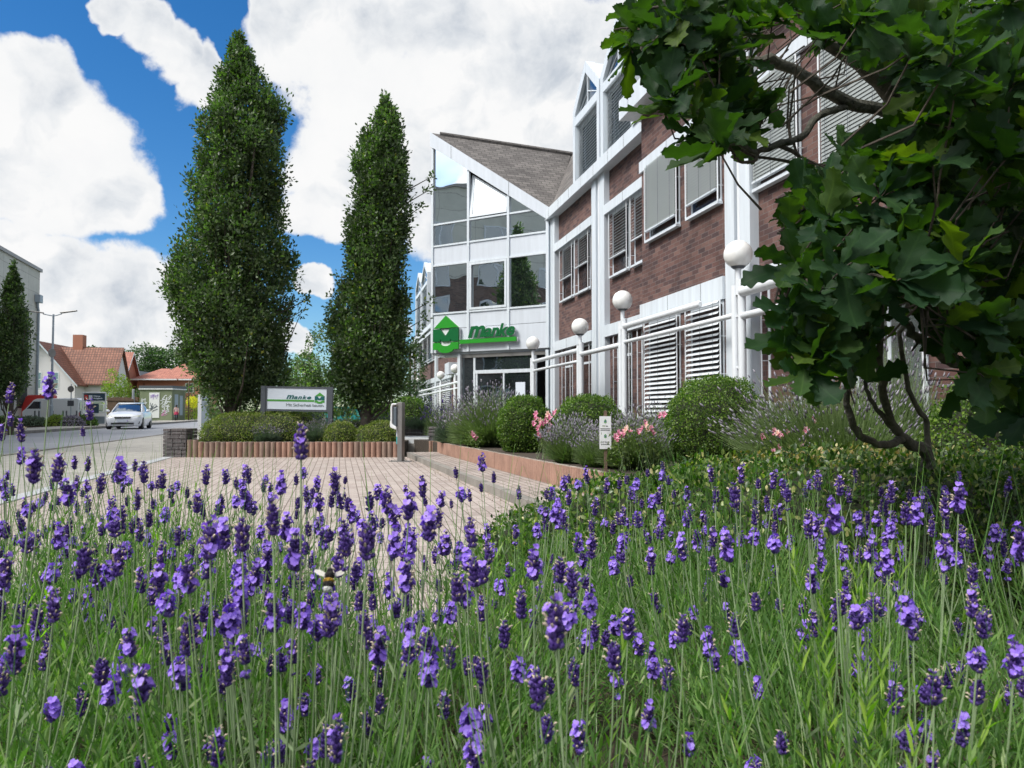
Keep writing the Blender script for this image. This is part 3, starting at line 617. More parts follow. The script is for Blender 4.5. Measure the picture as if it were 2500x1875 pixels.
# ------------------------------------------------------------------ letters and emblem on the tower
def tl(x, z, out): p = TT @ Vector((x, -out, z)); return off_mat @ p
off_mat = Matrix.Translation((CX, CY, 0)) @ Matrix.Rotation(ROT, 4, 'Z')
sgn = thing('company_sign', 'green house emblem and raised word Manke over a green bar on the glazed tower', 'sign', tuple(off_mat @ (TT @ Vector((3, 0, 3.3)))))
SM = sgn.matrix_basis if False else Matrix.Translation(sgn.location)
TW = SM.inverted() @ off_mat @ TT       # tower coords -> sign local
def emblem(TM, sx, sz, m1, m2, th, y, parent, wht=None):
    """house emblem in a unit square: x 0..1 left to right, z 0..1.37"""
    def mk(name, P, mm, yy=y, t=th):
        mb = MB(TM); mb.prism([(sx(x), yy, sz(z)) for x, z in P][::-1], (0, t, 0)); return mb.build(name, mm, parent)
    mk('emblem_roof', [(.03, .90), (1.0, .90), (.5, 1.36)], m2)
    cxs = [(.5+.24*math.sin(a), .36+.02-.20*math.cos(a)*.9) for a in np.linspace(-1.25, 1.25, 9)]
    mk('emblem_letter', [(0, .40), (.27, .40), (.29, .50), (.35, .40), (.66, .40), (.71, .50), (.73, .40), (1, .40), (1, .87), (.68, .87), (.49, .60), (.28, .87), (0, .87)], m1)
    bow_t = [(.5+.22*math.cos(a), .36-.13*math.sin(a)) for a in np.linspace(math.pi, 0, 9)]
    bow_b = [(.5+.30*math.cos(a), .10-.13*math.sin(a)) for a in np.linspace(0, math.pi, 11)]
    mk('emblem_base', [(0, .36)]+bow_t[:1]+bow_t[1:]+[(1, .36), (1, .10)]+bow_b+[(0, .10)], m2)
sx = lambda x: 4.68-(4.68-3.58)*x; sz = lambda z: 3.06+z*.96
emblem(TW, sx, sz, 'dgreen', 'lgreen', .06, -.16, sgn)
mb = MB(TW); mb.box(3.55, 4.70, -.095, -.06, 3.16, 3.90); mb.prism([(4.70, -.095, 3.92), (3.55, -.095, 3.92), (4.12, -.095, 4.36)], (0, .035, 0)); mb.build('emblem_backing', 'whitep', sgn)
mb = MB(TW); mb.box(1.24, 3.53, -.16, -.10, 3.33, 3.475); mb.build('bar', 'lgreen', sgn)
mb = MB(TW); mb.box(1.21, 3.55, -.10, -.05, 3.31, 3.465); mb.build('bar_backing', 'whitep', sgn)
def place_text(txt, x0, z0, width, height, m, TM, y, th, parent, flip=True, name='letter', shear=.32, bold=.02, spacing=.9):
    me = text_mesh(txt, 1.0, m, shear, .5, min(bold, .032), spacing); co = [v.co.copy() for v in me.vertices]
    xs = [c.x for c in co]; ys = [c.y for c in co]; w_, h_ = max(xs)-min(xs), max(ys)-min(ys)
    mx, my = min(xs), min(ys)
    for v, c in zip(me.vertices, co):
        u = (c.x-mx)/w_*width; q = z0+(c.y-my)/h_*height
        v.co = (TM if TM is not None else Matrix()) @ Vector((x0-u if flip else x0+u, y+c.z*th, q))
    return link(name, me, parent)
x = 3.17
for ch, wd, h, xo in (('m', .71, .41, 0), ('a', .34, .31, .635), ('n', .35, .31, .93), ('k', .40, .44, 1.23), ('e', .345, .32, 1.55)):
    place_text(ch, x-xo, 3.515, wd, h, 'dgreen', TW, -.165, .02, sgn, bold=.055)
    place_text(ch, x-xo, 3.512, wd, h, 'whitep', TW, -.118, .07, sgn, name='letter_side', bold=.055)
tb('door_canopy', 'white', [(3.7, 4.55, .05, .35, 2.90, 2.975)])

# ------------------------------------------------------------------ railing with globe lamps along the building ramp
RS = [(-50.68, 3.40), (-42.54, 3.36), (-34.07, 3.33), (-21.03, 3.13), (-15.26, 3.20), (1.13, 3.08), (5.89, 3.08), (8.83, 3.32), (13.64, 3.33)]
def rail_pt(s, w=-.9, z=0): return off_mat @ Vector((s, w, z))
LN = ['farthest globe lamp of the railing, its top half hidden by oak leaves', 'second farthest white globe lamp on the railing of the left wing', 'white globe lamp in front of the first pilaster of the left wing',
      'white globe lamp beside the white blind box on the left wing', 'white globe lamp half hidden behind the entrance post', 'white globe lamp standing right of the entrance door',
      'white globe lamp above the small topiary balls, between two pilasters', 'white globe lamp left of the ground floor window blinds', 'largest white globe lamp, in front of the double pilaster beside the oak leaves']
for i, ((s, zc), lb) in enumerate(zip(RS, LN)):
    near = i >= 5; r = .215 if near else .235
    o = thing('globe_lamp', lb, 'lamp', tuple(rail_pt(s)), ROT, 'globe lamps along the railing')
    mb = MB(); 
    for dx in (-.095, .095): mb.tube([(dx, 0, .0), (dx, 0, zc-.40-(.06 if dx < 0 else 0))], .062 if near else .07, 12)
    for z in (1.0, 1.6, zc-.62, zc-.95): mb.box(-.06, .06, -.025, .025, z, z+.03)
    mb.build('post', 'post', o, True)
    mb = MB(); mb.tube([(0, 0, zc-.62), (0, 0, zc-r*.9)], .045, 12); mb.build('stem', 'post', o, True)
    mb = MB(); mb.sphere((0, 0, zc), r, 32, 20); mb.build('globe', 'globe', o, True)
    mb = MB(); mb.tube([(0, 0, zc-r*1.02), (0, 0, zc-r*.86)], [.075, .115], 16); mb.build('collar', 'dark', o, True)
def handrail(lab, s0, s1, zs, rad):
    o = thing('handrail', lab, 'railing', tuple(rail_pt((s0+s1)/2)), ROT, 'white tube railings'); h = (s1-s0)/2
    for k, (z, r, i0, i1) in enumerate(zs):
        mb = MB(); mb.tube([(-h+i0, .0, z), (-h+i0+.03, 0, z), (h+i1-.03, 0, z), (h+i1, 0, z)], [r*.6, r, r, r*.6], 12); mb.build('rail', 'post', o, True)
handrail('white tube handrail between the entrance lamp and the lamp above the topiary', 1.13, 5.89, [(2.50, .058, .1, -.12), (2.22, .040, .1, -.1)], 1)
handrail('white tube handrail between the two middle globe lamps', 5.89, 8.83, [(2.38, .058, .1, -.1)], 1)
handrail('white tube handrail in front of the white ground floor blinds', 8.83, 13.64, [(2.75, .060, .1, -1.25), (2.42, .040, .1, -.1)], 1)
handrail('white tube handrail running behind the oak leaves', 13.64, 22, [(2.75, .085, .1, 0), (2.38, .055, .1, 0)], 1)
handrail('white tube handrail of the far left wing', -50.68, -10, [(2.45, .07, 0, 0), (2.15, .05, 0, 0)], 1)
bb('blind_box', 'panel', [(-22.6, -20.8, -.45, .1, 3.2, 3.9)])
# ================================================================== PLANTERS AND FORECOURT FURNITURE
def palisade(name, label, path, r, zf_, top='paltop', tw=.16, mats=('palis', 'palis2'), group='terracotta palisade planter walls'):
    o = thing(name, label, 'planter wall', tuple(Vector(path[0])), 0, group); base = Vector(path[0])
    mb = MB(); tp = MB(); n = 0
    for A, B in zip(path, path[1:]):
        A = Vector(A); B = Vector(B); Ld = (B-A).length; d = (B-A)/Ld; nn = Vector((-d.y, d.x, 0)); k = int(Ld/(2*r))
        for i in range(k):
            c = A+d*(2*r*(i+.5))-base; z1 = zf_(n)+RNG.uniform(-.003, .003); mb.cur = int(RNG.random() < .45); n += 1
            ring = [c+d*math.cos(a)*r*.985+nn*math.sin(a)*r*1.1 for a in np.linspace(0, 2*math.pi, 14, endpoint=False)]
            a0 = mb.pts([(p.x, p.y, -.02) for p in ring]); b0 = mb.pts([(p.x, p.y, z1) for p in ring])
            for j in range(14): q = (j+1) % 14; mb.f.append([a0+j, a0+q, b0+q, b0+j]); mb.mi.append(mb.cur)
            mb.cur = 2; mb.poly([(p.x, p.y, z1) for p in ring])
    mb.build('palisade', list(mats)+[top], o, True); return o
palisade('planter_wall', 'straight wall of brown round palisades under the low hedges and the Manke board', [(-6.72, 15.72, 0), (-2.30, 15.72, 0), (-2.75, 18.6, 0)], .0575, lambda i: .37 if i < 2 else .325)
PW = [(-1.80, 16.5, 0), (-1.62, 16.42, 0), (-1.36, 15.3, 0), (-.22, 11.4, 0), (.93, 7.5, 0), (1.6, 5.3, 0)]
palisade('planter_wall', 'curved wall of reddish grooved palisades beside the raised walkway', PW, .040, lambda i: .315+.0003*i, mats=('palis', 'palis'))
tag(sheet('planting_bed', [(-7.15, 15.85), (-2.3, 15.78), (-2.8, 24), (-8.4, 24)], .29, 'soil', .25), kind='structure')
tag(sheet('planting_bed', [(-1.75, 16.5), (-1.28, 15.3), (-.14, 11.4), (1.01, 7.5), (1.66, 5.3), (2.4, 3.4), (7.2, 3.4), (5.6, 7.7), (3.9, 15), (1.2, 25), (-2.2, 26), (-2.4, 18)], .30, 'soil', .3), kind='structure')
def gabion(label, x0, x1, y0, y1, z1, loc):
    o = thing('stone_gabion', label, 'gabion', (loc[0], loc[1], 0), 0, 'stone filled gabions')
    mb = MB(); z = 0.0
    while z < z1-.03:
        h = min(RNG.uniform(.055, .09), z1-z); x = x0
        while x < x1-.02:
            w_ = min(RNG.uniform(.12, .26), x1-x); mb.box(x+.004, x+w_-.004, y0+RNG.uniform(0, .02), y1, z+.004, z+h-.004); x += w_
        z += h
    s = mb.build('stone', 'stone', o); bevel(s, .012, 2)
    mb = MB()
    for z in np.arange(.02, z1+.03, .10): mb.tube([(x0-.01, y0-.012, z), (x1+.01, y0-.012, z)], .0022, 4)
    for x in np.arange(x0-.01, x1+.02, .10): mb.tube([(x, y0-.012, 0), (x, y0-.012, z1+.01)], .0022, 4)
    mb.build('wire_basket', 'wire', o); return o
gabion('grey gabion of flat stones at the left end of the round palisade wall', -.24, .24, -.1, .5, .60, (-6.98, 15.78))
gabion('narrow dark gabion standing right of the white step', -.18, .20, 0, .5, .60, (-1.72, 17.2))
gabion('long low gabion behind the white step under the grey lavender', -1.0, .9, 0, .3, .57, (-2.15, 19.6))
o = thing('entrance_step', 'white stone step on a grey concrete riser at the end of the walkway', 'step', (-2.36, 17.7, 0))
MB().box(-.42, .43, 0, 1.4, 0, .20).build('riser', 'kerb', o); bevel(MB().box(-.45, .45, .05, 1.5, .202, .335).build('tread', 'whitep', o), .01)
tag(sheet('path', [(-3.2, 19.2), (-1.4, 19.2), (-1.2, 26), (-4.5, 27)], .33, 'side', .3), kind='structure')
# charging post
o = thing('charging_post', 'steel post with white and grey charging box standing on the forecourt paving', 'charging station', (-2.10, 14.35, .008), R(-14))
bevel(MB().box(-.045, .050, -.075, .075, .012, 1.115).build('column', 'steel', o), .006); MB().box(-.20, .18, -.12, .12, 0, .012).build('base_plate', 'steel', o)
for x in (-.15, .14):
    mb = MB(); mb.tube([(x, -.08, .012), (x, -.08, .035)], .012, 6); mb.build('bolt', 'steel', o)
c = bevel(MB().box(-.115, -.047, -.105, .10, .66, 1.03).build('charging_box', 'greyp', o), .02, 3)
mb = MB(); P = [(-.047, .60), (-.165, .64), (-.178, .67), (-.178, .74), (-.168, .78), (-.168, 1.03), (-.155, 1.08), (-.13, 1.10), (-.047, 1.10), (-.047, 1.07), (-.12, 1.065), (-.135, 1.04), (-.135, .72), (-.12, .70), (-.047, .655)]
mb.prism([(x, -.115, z) for x, z in P], (0, .24, 0)); bevel(mb.build('white_cover', 'whitep', o), .012, 3)
MB().box(-.075, -.047, -.045, .03, .47, .60).build('label_plate', 'signw', o); MB().box(-.075, -.047, -.045, .03, .33, .465).build('label_plate', 'turq', o)
# Manke board
o = thing('company_board', 'white board reading Manke between two grey posts among the low hedges', 'sign', (-4.82, 16.95, .3), 0)
TILTM = Matrix.Rotation(R(1.0), 4, 'Y')
def bx(name, m, b): mb = MB(TILTM); mb.box(*b); return mb.build(name, m, o)
bx('post', 'dark', (-.805, -.705, -.04, .04, -.1, 1.215)); bx('post', 'dark', (.70, .80, -.04, .04, -.25, 1.215))
fr = MB(TILTM); 
for b in ((-.704, .699, -.03, .03, 1.165, 1.21), (-.704, .699, -.03, .03, .655, .70), (-.704, -.665, -.03, .03, .70, 1.165), (.66, .699, -.03, .03, .70, 1.165)): fr.box(*b)
fr.build('frame', 'dark', o); bx('panel', 'signw', (-.665, .66, -.022, .0, .70, 1.165))
bx('stripe', 'leafg', (-.664, .385, -.026, -.0222, .875, .915))
for ch, x, wd, h in (('m', -.238, .175, .088), ('a', -.068, .082, .064), ('n', .021, .092, .064), ('k', .121, .100, .086), ('e', .225, .092, .064)): place_text(ch, x, .93, wd, h, 'teal', TILTM, -.0245, .004, o, flip=False, bold=.03)
place_text('Mit Sicherheit bauen.', -.238, .766, .85, .066, 'greyt', TILTM, -.0245, .003, o, flip=False, shear=0, bold=0, name='lettering')
emblem(TILTM, lambda x: .397+.22*x, lambda z: .841+z*.181, 'teal', 'leafg', .0035, -.026, o)
# visitor parking sign in the planter
o = thing('visitor_sign', 'small white parking sign on a thin stake between the grey lavenders', 'sign', (xat(1477, 8.25), 8.25, .3), R(-3))
bevel(MB().box(-.012, .022, .0, .02, -.2, .66).build('stake', 'wood', o), .002)
MB().box(-.062, .064, -.014, -.002, .245, .60).build('board', 'whitep', o)
for zc in (.545, .385):
    T_ = Matrix.Translation((-.012, 0, zc-.02)); emblem(T_, lambda x: .026*x, lambda z: .032*z, 'teal', 'leafg', .001, -.0155, o)
place_text('Frei für Besucher', -.048, .315, .096, .014, 'black', None, -.0146, .001, o, flip=False, shear=0, bold=.01, name='lettering')
place_text('der Firma Manke', -.046, .29, .092, .014, 'black', None, -.0146, .001, o, flip=False, shear=0, bold=.01, name='lettering')
MB().box(-.052, .054, -.0155, -.0142, .462, .468).box(-.052, .054, -.0155, -.0142, .446, .452).box(-.03, .0, -.0155, -.0142, .492, .50).box(.008, .028, -.0155, -.0142, .488, .497).build('print', 'black', o)

# ================================================================== STREET SIDE
o = thing('street_lamp', 'tall grey street lamp with two flat arms in front of the concrete building', 'street lamp', (xat(126, 45), 45, .1))
mb = MB(); mb.tube([(0, 0, 0), (0, 0, 1.2), (0, 0, 1.22), (0, 0, 6.65)], [.10, .10, .07, .055], 12); mb.build('pole', 'galv', o, True)
for s_ in (-1, 1):
    mb = MB(); mb.tube([(0, 0, 6.55), (s_*.28, -.05, 6.60), (s_*.55, -.1, 6.66)], .03, 8); a = mb.build('arm', 'galv', o, True)
    mb = MB(Matrix.Translation((s_*1.0, -.15, 6.74)) @ Matrix.Rotation(-s_*.13, 4, 'Y')); mb.prism([(-.48, -.10, 0), (.48, -.06, 0), (.52, 0, 0), (.48, .06, 0), (-.48, .10, 0)], (0, 0, .075)); bevel(mb.build('lamp_head', 'steel', a), .02)
# concrete block
o = thing('concrete_building', 'tall grey concrete block with panel joints and a flat roof at the left edge', 'building', (-37.6, 60, 0), math.atan2(-.96, .278))
def ob(name, m, boxes, par=None):
    mb = MB()
    for b in boxes: mb.box(*b)
    return mb.build(name, m, par or o)
ob('wall', 'concrete', [(0, 28, -14, 0, 6.2, 12.05), (28, 78, -14, 0, 10.2, 16.4), (0, 10, -14, -.001, 0, 6.2)]); ob('lower_wall', 'oldbrick', [(10, 28, -14, -.02, 0, 6.2), (28, 78, -14, -.02, 0, 10.2)]); ob('upper_roof_edge', 'steel', [(27.9, 78.1, -14.1, .15, 16.4, 16.65)]); ob('roof_edge', 'steel', [(-.15, 27.9, -14.1, .15, 12.05, 12.30)])
ob('wall_recess', 'gap', [(2.4, 4.6, -.02, .012, 1.2, 8.8)])
for z, k in ((1.2, 0), (3.8, 1), (7.2, 2), (9.6, 3), (12.4, 4)):
    for s_ in np.arange(12 if z < 12 else 30, 76, 4.4):
        f = ob('window', 'white', [(s_, s_+2.4, .0, .05, z, z+.09), (s_, s_+2.4, 0, .05, z+1.45, z+1.55), (s_, s_+.08, 0, .05, z, z+1.5), (s_+1.16, s_+1.24, 0, .05, z, z+1.5), (s_+2.32, s_+2.4, 0, .05, z, z+1.5)])
        ob('pane', 'glass', [(s_+.08, s_+2.32, .0, .02, z+.08, z+1.46)], f)
mb = MB(); mb.tube([(.5, .12, 0), (.5, .12, 8.8), (.8, .1, 9.4), (.9, .1, 9.8)], .09, 8); mb.build('downpipe', 'galv', o, True); ob('rain_hopper', 'galv', [(.5, 1.2, .02, .4, 9.5, 10.1)])
mb = MB()
for s_ in (6.5, 7.4): mb.tube([(s_, -2, 12.3), (s_, -2, 13.9)], .05, 6); mb.box(s_-.5, s_+.5, -2.05, -1.95, 13.6, 13.7)
mb.build('antenna', 'galv', o)
# white house with brown roof
Yh = 85
def house(name, label, m_wall, m_roof, ell, w_, d_, zw, zr, loc, rz, over=.4):
    o = thing(name, label, 'house', loc, rz); mb = MB(); mb.box(-w_/2, w_/2, 0, d_, 0, zw)
    mb.prism([(-w_/2, 0.001, zw), (w_/2, 0.001, zw), (0, 0.001, zr-.12)], (0, d_-.002, 0)); mb.build('wall', m_wall, o)
    mb = MB(); k = (zr-zw)/(w_/2)
    for s_ in (-1, 1): mb.prism([(s_*(w_/2+over), -over, zw-over*k), (0, -over, zr), (0, d_+over, zr), (s_*(w_/2+over), d_+over, zw-over*k)], (0, 0, .14))
    mb.build('roof', m_roof, o); mb = MB()
    for s_ in (-1, 1): mb.prism([(s_*(w_/2+over), -over-.04, zw-over*k-.12), (0, -over-.04, zr-.12), (0, -over-.04, zr+.1), (s_*(w_/2+over), -over-.04, zw-over*k+.1)], (0, .035, 0))
    mb.build('verge_board', 'white', o); return o
def win(o, x, z, w_, h, y=-.03, mull=1):
    mb = MB(); mb.box(x, x+w_, y, y+.06, z, z+.09); mb.box(x, x+w_, y, y+.06, z+h-.09, z+h); mb.box(x, x+.09, y, y+.06, z+.09, z+h-.09); mb.box(x+w_-.09, x+w_, y, y+.06, z+.09, z+h-.09)
    if mull: mb.box(x+.09, x+w_-.09, y, y+.06, z+h*.55, z+h*.55+.06)
    f = mb.build('window', 'whitep', o); MB().box(x+.09, x+w_-.09, y+.02, y+.04, z+.09, z+h-.09).build('pane', 'glass', f); return f
h = house('gabled_house', 'cream house with brown tiled roof and a brick chimney behind the street lamp', 'render', 'tilebr', 0, 7.6, 9, 4.3, 8.75, (xat(98, Yh)-.2, Yh, 0), R(8))
mb = MB(); mb.box(0, 7.0, 2.6, 7.0, 0, 4.6); mb.prism([(6.999, 2.6, 4.6), (6.999, 7.0, 4.6), (6.999, 4.8, 8.1)], (-6.9, 0, 0)); mb.build('side_wing', 'render', h)
mb = MB(); mb.prism([(7.3, 2.1, 4.0), (7.3, 4.8, 8.5), (0, 4.8, 8.5), (0, 2.1, 4.0)], (0, 0, .14)); mb.prism([(7.3, 7.5, 4.0), (7.3, 4.8, 8.5), (0, 4.8, 8.5), (0, 7.5, 4.0)], (0, 0, .14)); mb.build('wing_roof', 'tilebr', h)
mb = MB(); mb.box(1.6, 2.7, 4.6, 5.7, 8.0, 10.1); mb.build('chimney', 'terra', h)
for x, z in ((-2.6, 3.5), (-.9, 3.5), (.9, 3.5)): win(h, x, z, 1.2, 1.9)
win(h, -2.6, .9, 1.3, 1.6); win(h, .6, .9, 1.3, 1.6); win(h, 5.6, 2.3, .9, 1.3, y=2.56); win(h, 4.6, .9, 1.4, 1.6, y=2.56)
h = house('tall_roofed_house', 'house showing a steep red tiled roof slope behind the cream house', 'terra', 'tilered', 0, 9, 8, 3.4, 9.0, (xat(262, 100)+1.0, 104, 0), R(98))
# hip roof house
o = thing('hip_roof_house', 'low terracotta house with a salmon hipped roof and one white framed window', 'house', (xat(405, 105), 105, 0), R(4))
MB().box(-3.9, 4.6, 0, 8, 0, 5.4).build('wall', 'terra', o)
MB().box(-3.0, -2.92, -.06, -.001, 0, 5.0).build('wall_edge', 'tilebr', o); mb = MB()
def hip(x0, x1, y0, y1, z0, z1, r):
    xm = (x0+x1)/2; ym = (y0+y1)/2; a = [(x0, y0, z0), (x1, y0, z0), (x1, y1, z0), (x0, y1, z0)]; p = (x0+r, ym, z1); q = (x1-r, ym, z1)
    for f in ((a[0], a[1], q, p), (a[1], a[2], q), (a[2], a[3], p, q), (a[3], a[0], p)): mb.poly(list(f))
    mb.poly([a[3], a[2], a[1], a[0]])
hip(-1.8, 5.2, -.5, 8.5, 5.5, 8.0, 3.0); hip(-4.5, 1.8, -1.0, 7.5, 5.4, 7.1, 2.6); mb.build('roof', 'tilered', o)
MB().box(-4.5, 1.8, -1.06, -.98, 5.28, 5.46).box(1.8, 5.2, -.56, -.48, 5.3, 5.48).build('gutter', 'whitep', o); win(o, 2.6, 3.6, 1.1, 1.3)
o = thing('blue_gable_house', 'small distant house with a white and blue gable between trees and hipped roof', 'house', (xat(328, 130), 130, 0)); MB().prism([(-2.6, 0, 0), (2.6, 0, 0), (2.6, 0, 5.2), (0, 0, 7.6), (-2.6, 0, 5.2)], (0, 6, 0)).build('wall', 'panel', o)
mb = MB(); 
for s_ in (-1, 1): mb.prism([(0, -.3, 7.8), (s_*3, -.3, 5.0), (s_*3, 6.3, 5.0), (0, 6.3, 7.8)], (0, 0, .2))
mb.build('roof', 'dark', o)
# graffiti shed
o = thing('graffiti_hut', 'olive green transformer hut with flat roof and white graffiti behind the car', 'hut', (xat(341, 72), 72, 0), R(-3))
MB().box(0, 3.15, 0, 2.6, 0, 3.05).build('wall', 'olive', o); MB().box(-.08, 3.25, -.1, 2.7, 3.052, 3.15).build('roof_edge', 'whitep', o); MB().box(-.05, 3.22, -.06, 2.66, 3.152, 3.42).build('roof', 'dark', o)
def graf(cx, cz, w_, h, m, n, y=-.012, sx=1, th=.05):
    mb = MB(); R2 = np.random.default_rng(int(cx*100)+n)
    for i in range(n):
        x = cx+R2.uniform(-w_/2, w_/2); z = cz+R2.uniform(-h/2, h/2); a = R2.normal(.9, .5); l = R2.uniform(.15, .5); t = R2.uniform(.5, 1)*th
        dx, dz = math.cos(a)*l/2, math.sin(a)*l/2; nx, nz = -math.sin(a)*t, math.cos(a)*t
        mb.prism([(x-dx-nx, y, z-dz-nz), (x+dx-nx, y, z+dz-nz), (x+dx*1.1+nx, y, z+dz+nz), (x-dx+nx, y, z-dz*1.1+nz)], (0, .003+.0004*i, 0))
    return mb.build('graffiti', m, o)
graf(.45, 1.9, .6, .7, 'graf', 12); graf(2.55, 1.7, .8, 1.7, 'graf', 30); graf(2.45, .8, .4, .4, 'grafk', 6, y=-.016)
bevel(MB().box(.95, 1.95, -.04, -.012, .35, 2.75).build('service_door', 'whitep', o), .01); graf(1.45, 2.45, .7, .15, 'grafp', 12, y=-.055, th=.03); graf(1.35, 1.35, .6, .7, 'grafd', 16, y=-.055, th=.03)
mb = MB(); mb.box(3.152, 3.16, .5, 1.2, .4, 2.6); mb.box(3.152, 3.16, 1.5, 2.1, .6, 2.5); mb.build('vent_door', 'galv', o)
# wooden fence behind, signs
o = thing('wooden_fence', 'weathered brown board fence behind the navy sign frame', 'fence', (xat(262, 66), 66, 0)); mb = MB(); k = 0
while k < 2.6: mb.box(k, k+.15, RNG.uniform(-.01, .01), .03+RNG.uniform(0, .01), 0, 2.2+RNG.uniform(-.04, .04)); k += .165
mb.build('boards', 'wood', o); MB().box(-.05, 2.7, -.05, -.012, 1.9, 2.0).build('rail', 'wood', o)
o = thing('wooden_fence', 'low brown board fence right of the walking person', 'fence', (xat(440, 78), 78, 0)); mb = MB(); k = 0
while k < 1.1: mb.box(k, k+.15, 0, .03, 0, 1.4); k += .165
mb.build('boards', 'wood', o)
o = thing('direction_sign', 'pale steel sign frame with red emblem and white lettering on navy', 'sign', (xat(202, 52), 52, 0), R(2))
mb = MB()
for x in (0, 1.55):
    mb.tube([(x, 0, 0), (x, 0, 2.25)], .045, 8)
mb.tube([(0, 0, 2.25), (1.55, 0, 2.25)], .045, 8); mb.tube([(0, 0, 1.66), (1.55, 0, 1.66)], .03, 8); mb.build('frame', 'post', o, True)
MB().box(.08, 1.50, -.02, .02, 1.70, 2.20).build('sign_panel', 'navy', o); MB().box(.12, .36, -.026, -.0205, 1.78, 2.10).build('emblem', 'red', o); MB().box(.42, .66, -.026, -.0205, 1.80, 2.08).build('pictogram_field', 'signw', o)
mb = MB(); mb.prism([(.16, -.03, 1.93), (.24, -.03, 1.86), (.32, -.03, 1.93), (.24, -.03, 2.0)], (0, .003, 0)); mb.build('emblem_mark', 'pinkc', o)
place_text('Wärme-', .72, 1.95, .48, .12, 'signw', None, -.025, .004, o, flip=False, shear=0, bold=.03, name='lettering'); place_text('Ausgleich', .72, 1.79, .62, .12, 'signw', None, -.025, .004, o, flip=False, shear=0, bold=.03, name='lettering')
MB().box(.45, 1.10, -.02, .02, .85, 1.5).build('lower_panel', 'navy', o); MB().box(.9, 1.08, -.026, -.021, .72, .84).build('sticker', 'signw', o)
MB().box(.5, 1.9, .3, .5, 0, .62).build('base_wall', 'galv', o)
for i, (px, Y, z0, z1, r, lb) in enumerate(((177, 48, 1.95, 2.6, .20, 'grey back of a round road sign on a thin post before the van'), (127, 44.7, 4.0, 4.6, .26, 'round road sign seen from the side on the street lamp pole'))):
    o = thing('road_sign', lb, 'road sign', (xat(px, Y), Y-.15, .1)); mb = MB(); mb.tube([(0, 0, 0 if i == 0 else z0-.2), (0, 0, z1)], .03, 8); mb.build('post', 'galv', o, True)
    mb = MB(Matrix.Translation((.06 if i else 0, -.05, (z0+z1)/2)) @ Matrix.Rotation(R(75 if i else 0), 4, 'Z')); mb.tube([(0, -.012, 0), (0, .012, 0)], [r, r], 24); mb.build('disc', 'steel', o)
    if i == 0: MB().box(-.2, .2, -.05, -.03, 1.2, 1.55).build('plate', 'dark', o)
o = thing('narrow_sign', 'thin leaning white sign post just left of the graffiti hut', 'road sign', (xat(330, 62), 62, .1)); mb = MB(); mb.tube([(0, 0, 0), (-.1, 0, 2.6)], .03, 8); mb.build('post', 'galv', o, True); MB().box(-.2, -.12, -.15, .1, 1.9, 2.7).build('plate', 'whitep', o)
o = thing('advertising_pylon', 'white and grey pylon behind the left end of the low hedge', 'pylon', (xat(493, 40), 40, 0)); MB().box(-.17, .02, -.1, .1, 0, 1.85).build('white_face', 'whitep', o); MB().box(.022, .35, -.1, .1, 0, 1.75).build('grey_face', 'galv', o)
o = thing('sign_pole', 'thin wooden pole beside the golden shrub', 'pole', (xat(461, 74), 74, 0)); MB().tube([(0, 0, 0), (0, 0, 3.9)], .07, 8).build('shaft', 'wood', o, True)
BPX = [(86, 'leftmost'), (96, ''), (130, ''), (155, ''), (163, ''), (188, ''), (197, '')]
names = ['short dark bollard, leftmost in front of the white van', 'short dark bollard, second from the left before the van', 'short dark bollard just right of the lamp pole', 'short dark bollard in front of the middle of the van', 'short dark bollard, fifth from the left before the van', 'short dark bollard at the rear wheel of the van', 'short dark bollard nearest the navy sign frame']
for (px, _), nm in zip(BPX, names):
    o = thing('bollard', nm, 'bollard', (xat(px, 47), 47, .1), 0, 'short dark bollards in front of the van'); mb = MB(); mb.tube([(0, 0, 0), (0, 0, .86)], .045, 10); mb.build('shaft', 'dark', o, True); mb = MB(); mb.tube([(0, 0, .862), (0, 0, .91)], [.055, .04], 10); mb.build('cap', 'dark', o, True)
# ---- vehicles
def wheel(o, x, y, r, w_, side):
    mb = MB(); mb.tube([(x, y-w_/2, r), (x, y-w_/2+.02, r), (x, y+w_/2-.02, r), (x, y+w_/2, r)], [r*.93, r, r, r*.93], 24); wo_ = mb.build('wheel', 'tyre', o, True)
    yy = y+side*(w_/2+.004); mb = MB(); mb.tube([(x, yy-.004, r), (x, yy, r)], r*.66, 24); ri = mb.build('rim', 'rim', wo_, True)
    mb = MB()
    for k in range(5):
        a = k*2*math.pi/5; T_ = Matrix.Translation((x, yy+side*.004, r)) @ Matrix.Rotation(a, 4, 'Y'); mb.T = T_; mb.box(-.03, .03, -.003, .003, .04, r*.64)
    mb.build('spoke', 'steel', wo_); return wo_
def loft(sec, mats, name, par, smooth=True):
    mb = MB(); R_ = [mb.pts(s) for s in sec]; k = len(sec[0])
    for a, b in zip(R_, R_[1:]):
        for j in range(k): q = (j+1) % k; mb.f.append([a+j, a+q, b+q, b+j]); mb.mi.append(0)
    mb.f.append([R_[0]+j for j in range(k)][::-1]); mb.f.append([R_[-1]+j for j in range(k)]); mb.mi += [0, 0]
    return mb.build(name, mats, par, smooth)
def rsec(x, hw, z0, z1, crown=.05, tuck=.08, n=1):
    return [(x, -hw+tuck, z0), (x, -hw, z0+(z1-z0)*.35), (x, -hw+.01, z0+(z1-z0)*.75), (x, -hw+.10, z1-.02), (x, -hw*.5, z1+crown*.7), (x, 0, z1+crown), (x, hw*.5, z1+crown*.7), (x, hw-.10, z1-.02), (x, hw-.01, z0+(z1-z0)*.75), (x, hw, z0+(z1-z0)*.35), (x, hw-tuck, z0)]
o = thing('parked_car' if 0 else 'car', 'white compact car driving towards the camera on the street', 'car', (xat(318, 42.5), 42.5, .0), math.atan2(-.95, .30))
